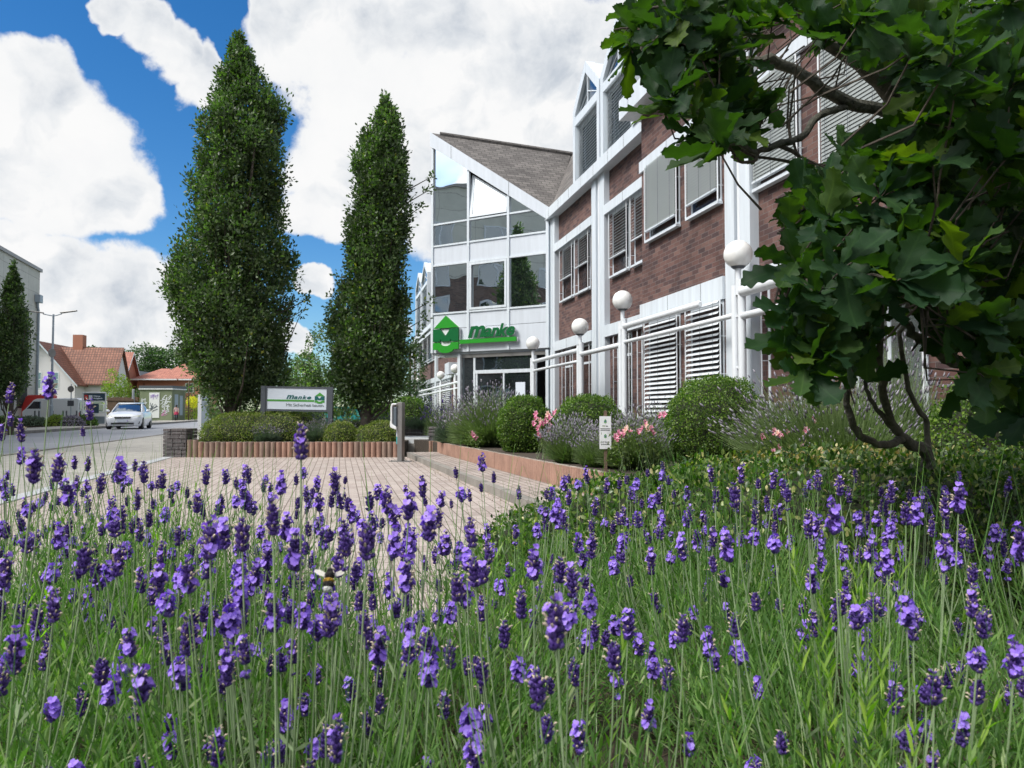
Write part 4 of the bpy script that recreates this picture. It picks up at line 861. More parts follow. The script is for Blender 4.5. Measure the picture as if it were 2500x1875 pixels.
body = loft([rsec(2.18, .60, .28, .60, .02), rsec(2.12, .76, .20, .68, .03), rsec(1.9, .87, .17, .78, .05), rsec(1.2, .895, .17, .90, .06), rsec(.75, .90, .17, .96, .05), rsec(-1.5, .90, .17, .99, .03), rsec(-2.05, .86, .2, .96, .02), rsec(-2.2, .74, .3, .85, .02)], 'carw', 'body', o)
def gsec(x, hw, hwt, z0, z1): return [(x, -hw, z0), (x, -hw+.02, z0+.05), (x, -hwt, z1-.06), (x, -hwt+.10, z1), (x, hwt-.10, z1), (x, hwt, z1-.06), (x, hw-.02, z0+.05), (x, hw, z0)]
loft([gsec(.95, .72, .70, .93, .96), gsec(.15, .78, .60, .95, 1.36), gsec(-.3, .80, .60, .95, 1.43), gsec(-1.2, .80, .58, .95, 1.40), gsec(-1.9, .74, .60, .93, 1.05)], 'carglass', 'windows', o)
loft([gsec(.12, .62, .60, 1.36, 1.385), gsec(-.3, .62, .60, 1.42, 1.455), gsec(-1.2, .60, .58, 1.40, 1.43), gsec(-1.6, .60, .58, 1.22, 1.26)], 'carw', 'roof', o)
for s_ in (-1, 1):
    mb = MB(); mb.tube([(.98, s_*.74, .95), (.12, s_*.61, 1.37)], .03, 6); mb.build('pillar', 'carw', o)
    mb = MB(); mb.prism([(2.125, s_*.42, .62), (2.0, s_*.78, .66), (1.86, s_*.86, .72), (1.95, s_*.80, .76), (2.10, s_*.45, .69)], (.03, 0, .01)); mb.build('headlight', 'lampg', o)
    mb = MB(); mb.sphere((.62, s_*1.0, 1.0), .10, 12, 8, (.7, 1, .7)); mb.build('wing_mirror', 'carw', o, True)
    mb = MB(); mb.prism([(2.10, s_*.62, .27), (2.02, s_*.80, .30), (2.0, s_*.82, .43), (2.10, s_*.62, .38)], (.05, 0, 0)); mb.build('air_intake', 'black', o)
    for x in (1.36, -1.35): wheel(o, x, s_*.79, .325, .21, s_)
mb = MB(); mb.prism([(2.19, -.36, .58), (2.19, .36, .58), (2.16, .42, .68), (2.16, -.42, .68)][::-1], (.012, 0, 0)); g_ = mb.build('grille', 'black', o); mb = MB(); mb.box(2.205, 2.212, -.36, .36, .62, .635); mb.build('grille_bar', 'steel', g_)
mb = MB(); mb.tube([(2.20, 0, .635), (2.222, 0, .635)], .055, 16); mb.build('emblem', 'steel', g_)
mb = MB(); mb.box(2.19, 2.20, -.55, .55, .27, .36); mb.build('lower_intake', 'black', o); MB().box(2.195, 2.215, -.26, .26, .40, .51).build('number_plate', 'signw', o); MB().box(2.2, 2.217, .215, .259, .402, .508).build('plate_band', 'grafp', o)
# van
o = thing('van', 'white delivery van parked side on behind the planting strip', 'van', (xat(135, 53.5), 53.5, 0), R(186))
prof = [(-1.9, .35), (1.5, .35), (1.75, .5), (1.78, .95), (1.55, 1.15), (1.05, 1.75), (.8, 1.85), (-1.85, 1.90), (-1.95, 1.8)]
mb = MB(); mb.prism([(x, -.85, z) for x, z in prof], (0, 1.7, 0)); bevel(mb.build('body', 'carw', o), .05, 3)
for s_ in (-1, 1):
    y = s_*.852; mb = MB(); mb.prism([(.55, y, 1.15), (1.45, y, 1.15), (1.0, y, 1.65), (.55, y, 1.65)], (0, s_*.006, 0)); mb.build('side_window', 'carglass', o)
    MB().box(-.1, .5, y, y+s_*.004, .5, 1.7).build('sliding_door', 'whitep', o)
    for x in (1.15, -1.3): wheel(o, x, s_*.75, .31, .2, s_)
mb = MB(); mb.prism([(1.10, -.7, 1.72), (1.57, -.75, 1.16), (1.57, .75, 1.16), (1.10, .7, 1.72)], (.012, 0, .01)); mb.build('windscreen', 'carglass', o)
for y0 in (-.7, .05): MB().box(-1.965, -1.955, y0, y0+.62, 1.1, 1.65).build('rear_window', 'carglass', o)
MB().box(-1.97, -1.955, .70, .80, .6, .9).build('tail_light', 'red', o)
o = thing('red_van', 'red vehicle roof showing behind the white van', 'van', (xat(84, 57), 57.5, 0), R(186)); mb = MB(); mb.prism([(x*.5, -.8, z*1.12+.1) for x, z in prof], (0, 1.6, 0)); bevel(mb.build('body', 'red', o), .05, 3)
for s_ in (-1, 1):
    for x in (.5, -.6): wheel(o, x, s_*.72, .31, .2, s_)
MB().box(-.4, .8, -.806, -.80, 1.3, 1.8).build('side_window', 'carglass', o)
# turquoise container glimpsed between the trees
o = thing('skip_container', 'turquoise metal container glimpsed between board and tree trunks', 'container', (xat(850, 46), 46, 0)); mb = MB(); mb.prism([(-1.3, 0, .3), (1.2, 0, .3), (1.5, 0, 1.15), (-1.5, 0, 1.15)], (0, 1.8, 0)); mb.build('tub', 'turq', o); MB().box(-1.55, 1.55, -.06, 1.86, 1.152, 1.25).build('rim', 'turq', o)
mb = MB()
for k in range(7): mb.box(-1.2+k*.4, -1.14+k*.4, -.05, -.005, .4, 1.1)
mb.build('rib', 'turq', o)

# ---- walking person
o = thing('person', 'dark haired person in pale pink top and crimson skirt walking on the far pavement', 'person', (xat(431, 69), 69, .02), R(-150)); o.scale = (.9, .9, .9)
def skin_obj(name, pts, edges, rad, m, par, sub=2):
    me = bpy.data.meshes.new(name); me.from_pydata(pts, edges, []); b = link(name, me, par); me.materials.append(M[m])
    sk = b.modifiers.new('skin', 'SKIN'); sk.use_smooth_shade = True
    for v, r in zip(me.skin_vertices[0].data, rad): v.radius = (r, r) if not hasattr(r, '__len__') else r
    me.skin_vertices[0].data[0].use_root = True; ss = b.modifiers.new('ss', 'SUBSURF'); ss.levels = sub; ss.render_levels = sub; return b
P = [(0, 0, .92), (0, 0, 1.12), (0, .02, 1.34), (0, .02, 1.46), (0, .03, 1.60), (.09, 0, .88), (.10, .14, .48), (.10, .02, .08), (.10, .14, .03), (-.09, 0, .88), (-.10, -.06, .48), (-.10, -.30, .14), (-.10, -.20, .03),
     (.17, .02, 1.38), (.22, -.06, 1.12), (.22, .06, .90), (-.17, .02, 1.38), (-.22, .10, 1.14), (-.20, .24, .98), (.22, .09, .83), (-.20, .29, .93)]
E_ = [(0, 1), (1, 2), (2, 3), (3, 4), (0, 5), (5, 6), (6, 7), (7, 8), (0, 9), (9, 10), (10, 11), (11, 12), (2, 13), (13, 14), (14, 15), (2, 16), (16, 17), (17, 18), (15, 19), (18, 20)]
rd = [(.15, .11), (.12, .09), (.15, .10), .05, (.075, .095), .085, .058, .035, .032, .085, .058, .035, .032, .055, .04, .028, .055, .04, .028, .022, .022]
bd = skin_obj('body', P, E_, rd, 'skin', o)
skin_obj('top', [(0, 0, .98), (0, 0, 1.14), (0, .02, 1.36), (.16, .02, 1.385), (.21, -.05, 1.16), (-.16, .02, 1.385), (-.21, .085, 1.18)], [(0, 1), (1, 2), (2, 3), (3, 4), (2, 5), (5, 6)], [(.17, .13), (.14, .105), (.165, .115), .065, .052, .065, .052], 'pinkc', o)
loft([[(math.cos(a)*r, math.sin(a)*r*.8, z) for a in np.linspace(0, 2*math.pi, 14, endpoint=False)] for r, z in ((.15, 1.02), (.19, .92), (.23, .74))], 'redc', 'skirt', o)
for s_, k, q in ((1, (.10, .14, .48), (.10, .02, .10)), (-1, (-.10, -.06, .48), (-.10, -.29, .15))): skin_obj('legging', [(s_*.09, 0, .88), k, q], [(0, 1), (1, 2)], [.092, .066, .045], 'legc', o, 1)
mb = MB(); mb.sphere((0, .015, 1.62), .115, 16, 10, (1, 1.1, 1.1)); mb.build('hair', 'hair', o, True)
for x, y, z in ((.10, .06, .04), (-.10, -.26, .07)): mb = MB(); mb.sphere((x, y, z), .06, 12, 8, (.8, 1.9, .7)); mb.build('shoe', 'scarf', o, True)
# ================================================================== VEGETATION
def ell_points(ells, n, jit=.04, zmin=-9, down=-.75):
    A = np.array([((a[3]*a[4])**1.6/2+(a[3]*a[5])**1.6/2+(a[4]*a[5])**1.6/2)**(1/1.6) for a in ells]); A /= A.sum(); P = []; N = []
    k = 0
    while sum(len(p) for p in P) < n and k < 12:
        k += 1
        for i, a in enumerate(ells):
            m = int(n*A[i]*1.3)+4; u = RNG.normal(size=(m, 3)); u /= np.linalg.norm(u, axis=1, keepdims=True); u = u[u[:, 2] > down]
            c = np.array(a[:3]); r = np.array(a[3:6]); lump = 1+.045*np.sin(u[:, 0]*9+i)*np.sin(u[:, 1]*8+2*i)+.03*np.sin(u[:, 2]*17)
            p = c+u*r*(lump*(1+RNG.normal(0, jit, len(u))))[:, None]; q = u/r; q /= np.linalg.norm(q, axis=1, keepdims=True)
            ok = p[:, 2] > zmin
            for j, b in enumerate(ells):
                if j != i: ok &= (((p-np.array(b[:3]))/np.array(b[3:6]))**2).sum(1) > .90
            P.append(p[ok]); N.append(q[ok])
    P = np.concatenate(P)[:n]; N = np.concatenate(N)[:n]; return P, N
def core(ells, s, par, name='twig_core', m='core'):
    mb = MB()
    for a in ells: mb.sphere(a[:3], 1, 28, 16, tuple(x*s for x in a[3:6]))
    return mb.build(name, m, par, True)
def bush(name, label, cat, ells, n, size, m, group=None, tmpl=T_SM, jit=.03, zmin=.25, cs=.88, out=.5, layers=((1.0, .7), (.93, .3)), loc=None):
    c0 = np.array(loc if loc is not None else (ells[0][0], ells[0][1], 0.0)); o = thing(name, label, cat, tuple(c0), 0, group)
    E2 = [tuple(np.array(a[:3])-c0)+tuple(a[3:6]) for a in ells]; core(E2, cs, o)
    PP = []; NN = []
    for s, f in layers:
        p, q = ell_points([a[:3]+tuple(x*s for x in a[3:6]) for a in E2], int(n*f), jit, zmin-c0[2]); PP.append(p); NN.append(q)
    P = np.concatenate(PP); N = np.concatenate(NN); k = len(P)
    d = N*out+rdir(k, .35)*.9; nn = N*.9+rdir(k)*.8
    V, F, _ = scatter(tmpl[0], tmpl[1], P-d/np.linalg.norm(d, axis=1, keepdims=True)*size*.4, d, nn, RNG.uniform(.65, 1.25, k)*size)
    link('foliage', np_mesh('foliage', V, F, [m]), o); return o
# clipped hedges in the left planter
bush('low_hedge', 'broad clipped cushion hedge around the trunk of the taller columnar oak', 'hedge', [(-6.05, 17.0, .42, .85, .9, .52), (-5.35, 17.1, .40, .85, .9, .56), (-4.95, 17.3, .42, .55, .7, .52), (-6.35, 16.8, .38, .45, .7, .45)], 15000, .034, 'hedgel', 'clipped hedges of the left planter')
bush('low_hedge', 'clipped hedge cushion right of the grey board post', 'hedge', [(-3.72, 16.55, .34, .36, .6, .40), (-3.95, 16.9, .3, .4, .6, .38)], 6000, .034, 'hedgel', 'clipped hedges of the left planter')
bush('low_hedge', 'clipped hedge cushion beside the charging post at the planter corner', 'hedge', [(-2.83, 16.5, .34, .42, .6, .42), (-3.15, 16.6, .3, .3, .5, .36)], 6000, .034, 'hedgel', 'clipped hedges of the left planter')
bush('low_hedge', 'low clipped hedge strip behind the grey board post', 'hedge', [(-4.1, 19.6, .4, .9, .5, .35)], 4000, .034, 'hedgel', 'clipped hedges of the left planter')
bush('topiary_mound', 'large clipped mound behind the charging post', 'topiary', [(-3.15, 23.0, .45, .72, .8, .95)], 9000, .05, 'yew', 'clipped mounds by the left wing')
bush('topiary_mound', 'smaller clipped mound left of the large one', 'topiary', [(-3.95, 23.0, .4, .42, .6, .82), (-4.3, 23.2, .4, .3, .5, .78)], 7000, .05, 'yew', 'clipped mounds by the left wing')
# topiary in the right planter
bush('topiary_ball', 'round clipped yew ball between the tall lavender and the pink roses', 'topiary', [(xat(1281, 12.3), 12.3, .70, .43, .43, .51)], 14000, .034, 'yew', 'clipped yew balls of the right planter', zmin=.3)
bush('topiary_ball', 'wide clipped yew ball behind the small white sign', 'topiary', [(xat(1437, 12.3), 12.3, .62, .60, .6, .60)], 14000, .034, 'yew', 'clipped yew balls of the right planter', zmin=.3)
bush('topiary_ball', 'largest clipped ball, darker, standing before the double pilaster', 'topiary', [(xat(1757, 8.6), 8.75, .77, .575, .575, .585)], 26000, .026, 'yew', 'clipped yew balls of the right planter', zmin=.3)
bush('shrub', 'bright green shrub behind the oak leaves at the right edge', 'shrub', [(xat(2440, 5.6), 5.6, .72, .45, .45, .50), (xat(2340, 5.7), 5.7, .55, .3, .4, .40)], 12000, .03, 'yew', jit=.08)
# lavender clumps (grown, with grey spikes)
def blades(P0, P1, w, bend=0):
    """thin three vertex-pair blades from P0 to P1"""
    d = P1-P0; L_ = np.linalg.norm(d, axis=1, keepdims=True); s = np.cross(d, rdir(len(d))); s /= np.maximum(np.linalg.norm(s, axis=1, keepdims=True), 1e-9)
    mid = (P0+P1)/2+np.array([0, 0, 1])*(L_*bend); w = np.asarray(w).reshape(-1, 1)
    V = np.stack([P0-s*w, P0+s*w, mid-s*w*.8, mid+s*w*.8, P1-s*w*.2, P1+s*w*.2], 1).reshape(-1, 3)
    F = (np.array([[0, 2, 3, 1], [2, 4, 5, 3]])[None]+np.arange(len(P0))[:, None, None]*6).reshape(-1, 4); return V, F
T_SP = ([(0, 0, 0), (.25, .17, 0), (.25, -.08, .15), (.25, -.08, -.15), (.75, .14, 0), (.75, -.07, .12), (.75, -.07, -.12), (1, 0, 0)],
        [(0, 1, 2), (0, 2, 3), (0, 3, 1), (1, 4, 2), (4, 5, 2), (2, 5, 3), (5, 6, 3), (3, 6, 1), (6, 4, 1), (4, 7, 5), (5, 7, 6), (6, 7, 4)])
def lav_clump(label, x, y, z, r, h, ns, nf0, lm='lavgrey', fm='lavflow', spike=.045, lean=(0, 0), group='grey lavender bushes of the planters', ry=None, bw=.0022):
    o = thing('lavender_bush', label, 'lavender', (x, y, z), 0, group); ry = ry or r; nf = int(nf0*.62)
    a = RNG.uniform(0, 2*math.pi, ns); q = np.sqrt(RNG.uniform(0, 1, ns)); th = q*1.15
    base = np.stack([np.cos(a)*q*r*.35, np.sin(a)*q*ry*.35, np.zeros(ns)], 1); l = RNG.uniform(.55, 1.0, ns)
    tip = np.stack([np.cos(a)*np.sin(th)*r*1.08*l+lean[0]*l, np.sin(a)*np.sin(th)*ry*1.08*l+lean[1]*l, np.cos(th)*h*l*RNG.uniform(.8, 1.05, ns)+.05], 1)
    V, F = blades(base, tip, RNG.uniform(.6, 1.3, ns)*bw*1.6, .05); link('foliage', np_mesh('foliage', V, F, [lm]), o)
    # leafy tufts near the base
    k = ns*3; i = RNG.integers(0, ns, k); t = RNG.uniform(.15, .78, k)[:, None]; P = base[i]*(1-t)+tip[i]*t; d = rdir(k, .6)
    V, F, _ = scatter(T_BL[0], T_BL[1], P, d, rdir(k), RNG.uniform(.03, .06, k)); link('leaf_tufts', np_mesh('leaf_tufts', V, F, [lm]), o)
    i = RNG.permutation(ns)[:nf]; d = tip[i]-base[i]; d /= np.linalg.norm(d, axis=1, keepdims=True); dl = RNG.uniform(.0, .10, (nf, 1))*h
    P0 = tip[i]; P1 = tip[i]+d*(.06+dl); V, F = blades(P0, P1, np.full(nf, bw)); tag(link('stalks', np_mesh('stalks', V, F, [lm]), o), kind='stuff')
    V, F, _ = scatter(T_SP[0], T_SP[1], P1, d+rdir(nf)*.15, rdir(nf), RNG.uniform(.7, 1.3, nf)*spike); tag(link('flower_spikes', np_mesh('flower_spikes', V, F, [fm]), o), kind='stuff')
    k = ns; a = RNG.uniform(0, 6.283, k); q = RNG.uniform(.55, 1.0, k); zz = RNG.uniform(.0, .35, k)*h; P0 = np.stack([np.cos(a)*q*r*.5, np.sin(a)*q*ry*.5, zz*.4], 1); P1 = np.stack([np.cos(a)*q*r*.95, np.sin(a)*q*ry*.95, zz+.05], 1); V, F = blades(P0, P1, np.full(k, bw*1.7), .12); link('lower_leaves', np_mesh('lower_leaves', V, F, [lm]), o)
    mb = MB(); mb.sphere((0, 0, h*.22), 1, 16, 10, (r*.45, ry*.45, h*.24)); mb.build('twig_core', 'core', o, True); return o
lav_clump('tall grey green lavender bush with pale spikes in front of the entrance door', xat(1205, 14.2), 14.3, .3, .98, 1.05, 5200, 1500, spike=.06, lean=(-.05, 0), bw=.003)
lav_clump('grey green lavender at the left end of the right planter beside the gabion', xat(1115, 15.4), 15.4, .3, .55, .72, 2600, 500, lm='lavblue', spike=.05, bw=.003)
lav_clump('lavender with dark violet spikes by the door post of the entrance', xat(1080, 18.0), 18.0, .35, .5, .9, 1300, 350, fm='calyx', spike=.06, bw=.003)
lav_clump('grey flowering lavender left of the small white sign', xat(1400, 9.6), 9.7, .3, .42, .50, 3600, 1500, spike=.042)
lav_clump('grey violet lavender right of the small white sign', xat(1545, 8.7), 8.7, .3, .50, .56, 4200, 1500, spike=.04)
lav_clump('pale lavender bush before the ground floor blinds', xat(1600, 10.3), 10.3, .3, .5, .74, 2400, 500, spike=.045)
lav_clump('low lavender tuft on the path side of the white sign', xat(1462, 8.9), 9.0, .3, .35, .40, 1800, 300, spike=.035)
lav_clump('long stalked lavender fanning out under the near oak branches', xat(2060, 6.0), 6.2, .32, .85, .95, 6500, 1100, spike=.045, lean=(-.15, 0), bw=.0018)
lav_clump('lavender with arching grey spikes right of the largest clipped ball', xat(2010, 6.3), 6.4, .32, .50, .70, 2600, 600, spike=.045, lean=(-.22, 0), bw=.0018)
lav_clump('thin flowering lavender stalks in front of the white terrace door', xat(2200, 6.6), 6.8, .32, .55, 1.25, 2600, 700, spike=.05, bw=.0018)
for px, Y, r, h, lb in ((700, 16.9, .50, .40, 'grey green lavender under the middle of the board'), (775, 16.7, .45, .42, 'grey lavender under the right half of the board'), (655, 16.35, .34, .30, 'blue grey lavender tuft at the foot of the broad cushion hedge'), (830, 17.2, .4, .4, 'grey lavender beside the right board post'),
                        (740, 19.5, .9, .62, 'lavender with dusky flowers behind the board'), (930, 20.0, .8, .62, 'violet flowering lavender behind the charging post')):
    lav_clump(lb, xat(px, Y), Y, .29, r, h, 2400, 500, lm='lavblue', spike=.035, group='lavender of the left planter', fm='lavflow' if Y < 19 else 'calyx', bw=.003)
lav_clump('round grey green lavender on top of the long gabion', xat(1035, 20), 20.0, .45, .75, .42, 2600, 60, lm='lavblue', group='lavender of the left planter', bw=.003)
bush('low_hedge', 'short dark hedge piece left of the lavender on the gabion', 'hedge', [(xat(1002, 20.3), 20.3, .5, .3, .4, .30)], 2500, .035, 'yew', 'clipped hedges of the left planter')
# roses
def rose_mesh():
    Vs = []; Fs = []; c = 0
    for k in range(16):
        ring = k//5; a = k*2.4; t = [.25, .55, .9, 1.15][ring]; r = [.25, .5, .8, 1.0][ring]
        d = Vector((math.cos(a)*math.sin(t), math.sin(a)*math.sin(t), math.cos(t))); u = d.cross(Vector((0, 0, 1))).normalized(); b = Vector((math.cos(a), math.sin(a), 0))*.12*ring
        tipz = [.9, .8, .6, .35][ring]
        pts = [b*.3, b*.5+d*r*.5+u*.38*r, b*.5+d*r*.5-u*.38*r, b+d*r*.95+u*.25*r+Vector((0, 0, tipz*.2)), b+d*r*.95-u*.25*r+Vector((0, 0, tipz*.2)), b*.5+d*r*.6-Vector((math.cos(a), math.sin(a), 0))*-.1]
        Vs += [tuple(p) for p in pts]; Fs += [(c, c+1, c+5, c+2), (c+1, c+3, c+4, c+5), (c+5, c+4, c+2, c+2)]; c += 6
    return Vs, [f for f in Fs]
RV, RF = rose_mesh()
def rose_bush(label, pts, Y, z0, size, m='rose', r=.3):
    xs = [xat(p[0], Y) for p in pts]; cx = sum(xs)/len(xs); P = [at(p[0], p[1], Y+RNG.uniform(-.12, .12)) for p in pts]; zt = sum(p.z for p in P)/len(P)
    o = thing('rose_bush', label, 'rose bush', (cx, Y+.1, z0), 0, 'pink rose bushes'); c0 = Vector((cx, Y+.1, z0))
    V3 = np.array(RV); F3 = np.array([(f[0], f[1], f[2]) for f in RF]+[(f[0], f[2], f[3]) for f in RF if f[2] != f[3]])
    tmpl = {}
    for mm in ('rose', 'rosew'): tmpl[mm] = np_mesh('rose_bloom', V3, F3, [mm])
    for i, p in enumerate(P):
        b = link('bloom', tmpl['rosew' if (m == 'rosew' or RNG.random() < .18) else 'rose'], o); b.location = p-c0; b.scale = (size*RNG.uniform(.8, 1.2),)*3
        dd = Vector((RNG.normal(0, .5), -.8+RNG.normal(0, .3), .5)); b.rotation_euler = dd.to_track_quat('Z', 'Y').to_euler()
    B0 = np.array([[RNG.normal(0, .05), RNG.normal(0, .05), 0] for _ in P]); V, F = blades(B0, np.array([tuple(p-c0) for p in P]), np.full(len(P), .003), .05); link('stems', np_mesh('stems', V, F, ['stem']), o)
    k = 260; c = np.array([tuple(p-c0) for p in P])[RNG.integers(0, len(P), k)]; t = RNG.uniform(.35, .98, (k, 1)); pp = c*t+RNG.normal(0, .07, (k, 3)); V, F, _ = scatter(T_OVT[0], T_OVT[1], pp, rdir(k, .1), rdir(k, .8), RNG.uniform(.025, .045, k)); link('foliage', np_mesh('foliage', V, F, ['rosel']), o)
c4 = lambda L: [(950+a/2.963, 740+b/2.963) for a, b in L]; c6 = lambda L: [(1450+a/2.514, 540+b/2.514) for a, b in L]
rose_bush('cluster of pink roses between the two small topiary balls', c4([(1060, 830), (1090, 850), (1110, 870), (1140, 830), (1160, 825), (1190, 795), (1160, 880), (1080, 905), (1045, 870), (1100, 880), (1165, 915), (1080, 945), (1100, 965), (1130, 855), (1210, 780), (1065, 800), (1150, 800)]), 10.4, .3, .042)
rose_bush('three pink roses in the tall lavender by the entrance', c4([(600, 940), (612, 957), (622, 972)]), 13.2, .3, .05)
rose_bush('strong pink roses just right of the small white sign', c4([(1640, 965), (1665, 950), (1690, 930), (1715, 915), (1660, 940), (1682, 960), (1703, 938), (1722, 900), (1650, 985), (1740, 930)]), 8.15, .3, .034)
rose_bush('pink roses above the grey violet lavender left of the largest ball', c4([(1860, 880), (1880, 905), (1895, 920), (1912, 938), (1850, 860), (1962, 812), (1992, 805), (1900, 900), (1800, 930), (1870, 920), (1835, 905)]), 8.2, .3, .034)
rose_bush('pale pink roses right of the largest clipped ball', c6([(1130, 1300), (1152, 1318), (1110, 1290), (1032, 1322), (1182, 1292), (1342, 1216), (1302, 1282), (1290, 1300), (1130, 1390), (1152, 1402), (1102, 1420), (996, 1450), (1282, 1386), (1140, 1310)]), 5.9, .32, .028, 'rose')

# ---- boxwood hedge on the near right
HE = [(1.35, 3.05, .24, 1.15, .80, .54), (.58, 3.2, .24, .62, .55, .44), (2.4, 2.75, .24, 1.15, .85, .57), (.16, 3.4, .20, .36, .35, .32), (1.9, 3.7, .25, 1.3, .7, .52)]
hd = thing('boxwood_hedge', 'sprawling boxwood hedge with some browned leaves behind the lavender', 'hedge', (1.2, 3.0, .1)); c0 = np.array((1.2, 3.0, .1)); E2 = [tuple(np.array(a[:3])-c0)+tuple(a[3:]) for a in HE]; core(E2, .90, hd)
Vd = {'box': [], 'boxdry': []}
for s, n in ((1.0, 34000), (.955, 20000)):
    p, q = ell_points([a[:3]+tuple(x*s for x in a[3:]) for a in E2], n, .035, .1, -.6); vis = (p[:, 1] < .9); p = p[vis]; q = q[vis]
    d = q*.55+rdir(len(p), .4)*.8; nn = q+rdir(len(p))*.7; dry = (np.sin(p[:, 0]*3.1+1.2)*np.sin(p[:, 1]*4+.5)+RNG.normal(0, .35, len(p)) > .46) & (p[:, 0] > -.3)
    for key, sel in (('box', ~dry), ('boxdry', dry)): Vd[key].append((p[sel], d[sel], nn[sel]))
for key, nm in (('box', 'foliage'), ('boxdry', 'browned_foliage')):
    p, d, nn = [np.concatenate(x) for x in zip(*Vd[key])]; V, F, _ = scatter(T_OVT[0], T_OVT[1], p, d, nn, RNG.uniform(.013, .032, len(p))); link(nm, np_mesh(nm, V, F, [key]), hd)

# ---- columnar oaks
def column_oak(name, label, base, prof, depthk=.85, ncl=900, per=32, lsz=.094, extra=(), group='columnar oaks', seed=1, zt0=.3):
    """prof: (z, x left, x right) relative to base"""
    g = np.random.default_rng(seed); o = thing(name, label, 'tree', base, 0, group); pz = np.array([p[0] for p in prof]); xl = np.array([p[1] for p in prof]); xr = np.array([p[2] for p in prof])
    zz = g.uniform(pz.min(), pz.max(), ncl*4); wd = np.interp(zz, pz, xr-xl); keep = g.uniform(0, 1, len(zz)) < (wd/wd.max())**.9; zz = zz[keep][:ncl]
    L_ = np.interp(zz, pz, xl); R_ = np.interp(zz, pz, xr); c = (L_+R_)/2; r = np.maximum((R_-L_)/2-.13, .06); a = g.uniform(0, 2*math.pi, len(zz)); q = np.where(g.uniform(0, 1, len(zz)) < .62, g.uniform(.74, .98, len(zz)), g.uniform(.2, .74, len(zz)))
    lump = 1+.08*np.sin(zz*2.9+a*2+seed)+.07*np.sin(zz*5.3-a*3+2*seed)+.07*np.sin(zz*9.1+a*5); q = np.where(g.uniform(0, 1, len(zz)) < .10, q*1.10, q)*lump
    ok = (np.sin(zz*3.3+a*2.2+seed*2)+np.sin(zz*7.1-a*3.7)+g.normal(0, .45, len(zz))) > -1.05; zz, c, r, a, q = zz[ok], c[ok], r[ok], a[ok], q[ok]
    P = np.stack([c+np.cos(a)*r*q, np.sin(a)*r*q*depthk, zz], 1); up = np.stack([np.cos(a)*.35, np.sin(a)*.35, np.ones(len(zz))], 1); up /= np.linalg.norm(up, axis=1, keepdims=True)
    sz = g.uniform(.55, 1.4, len(zz))*np.clip(r/.55, .45, 1)
    for ex in extra:
        P = np.vstack([P, np.array(ex[:3])[None]]); up = np.vstack([up, np.array([[ex[3], 0, .6]])]); sz = np.append(sz, ex[4])
    n = len(P); i = np.repeat(np.arange(n), per); t = g.uniform(-.5, .5, n*per)*.42; off_ = np.clip(g.normal(0, 1, (n*per, 3)), -1.7, 1.7)*np.array([.072, .072, .11])
    LP = P[i]+up[i]*(t*sz[i])[:, None]+off_*sz[i][:, None]; out = off_/np.linalg.norm(off_, axis=1, keepdims=True)
    d = out*.8+up[i]*.5+g.normal(0, .35, (n*per, 3)); nn = g.normal(0, 1, (n*per, 3))+np.array([0, 0, .8])
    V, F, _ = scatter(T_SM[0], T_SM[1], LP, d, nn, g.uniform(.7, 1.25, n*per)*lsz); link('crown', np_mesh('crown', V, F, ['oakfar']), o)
    mb = MB(); H = pz.max(); mb.tube([(0, 0, -.3), (.02, 0, .3), (0, 0, 1.2), (.03, 0, H*.5), (0, 0, H*.93)], [.17, .14, .12, .08, .01], 9); mb.build('trunk', 'bark', o, True)
    mb = MB()
    for k in range(70):
        j = g.integers(0, n); p = P[j]; z0 = max(zt0, p[2]*.72-1.2*g.uniform(.3, 1)); b0 = Vector((0, 0, z0)); p1 = Vector(p); mid = b0.lerp(p1, .5)+Vector((p[0]*.22, p[1]*.22, -.1)); mb.tube([b0, mid, p1], [.035, .02, .006], 5, False)
    for ex in extra: p1 = Vector(ex[:3]); mb.tube([Vector((0, 0, p1.z-1.2)), Vector((p1.x*.6, 0, p1.z-.35)), p1], [.03, .018, .008], 5, False)
    mb.build('branches', 'bark', o, True); return o
def prof_px(rows, Y, bx, bz): return [(CZ+(1005-y)/FPX*Y*1.0-bz, xat(a, Y)-bx, xat(b, Y)-bx) for y, a, b in rows]
Y1 = 17.7; b1 = xat(563, Y1); rows1 = [(74, 570, 575), (113, 535, 612), (190, 516, 636), (252, 512, 690), (318, 466, 698), (398, 462, 693), (497, 462, 695), (564, 428, 708), (650, 406, 716), (729, 402, 714), (829, 422, 713), (895, 449, 706), (948, 492, 690), (968, 520, 650)]
column_oak('columnar_oak', 'taller columnar oak rising from the broad cushion hedge', (b1, Y1, .3), prof_px(rows1, Y1, b1, .3)[::-1], ncl=3200, extra=[(xat(738, Y1)-b1, -.1, 3.0, .5, .8), (xat(725, Y1)-b1, 0, 3.3, .5, .7), (xat(748, Y1)-b1, 0, 3.28, .4, .55)], seed=3)
Y2 = 18.2; b2 = xat(892, Y2); rows2 = [(229, 934, 942), (285, 898, 980), (345, 872, 990), (398, 848, 992), (464, 856, 1008), (564, 842, 1001), (663, 832, 996), (763, 808, 996), (862, 793, 1010), (928, 808, 1002), (975, 845, 955)]
column_oak('columnar_oak', 'shorter columnar oak between the board and the glazed tower', (b2, Y2, .3), prof_px(rows2, Y2, b2, .3)[::-1], ncl=2400, extra=[(xat(1042, Y2)-b2, 0, 6.0, .9, .45), (xat(1052, Y2)-b2, 0, 6.35, .4, .4), (xat(1025, Y2)-b2, 0, 5.6, .9, .5), (xat(1036, Y2)-b2, 0, 2.9, .6, .75), (xat(1048, Y2)-b2, 0, 3.3, .6, .6), (xat(1018, Y2)-b2, 0, 2.5, .6, .9)], seed=5)
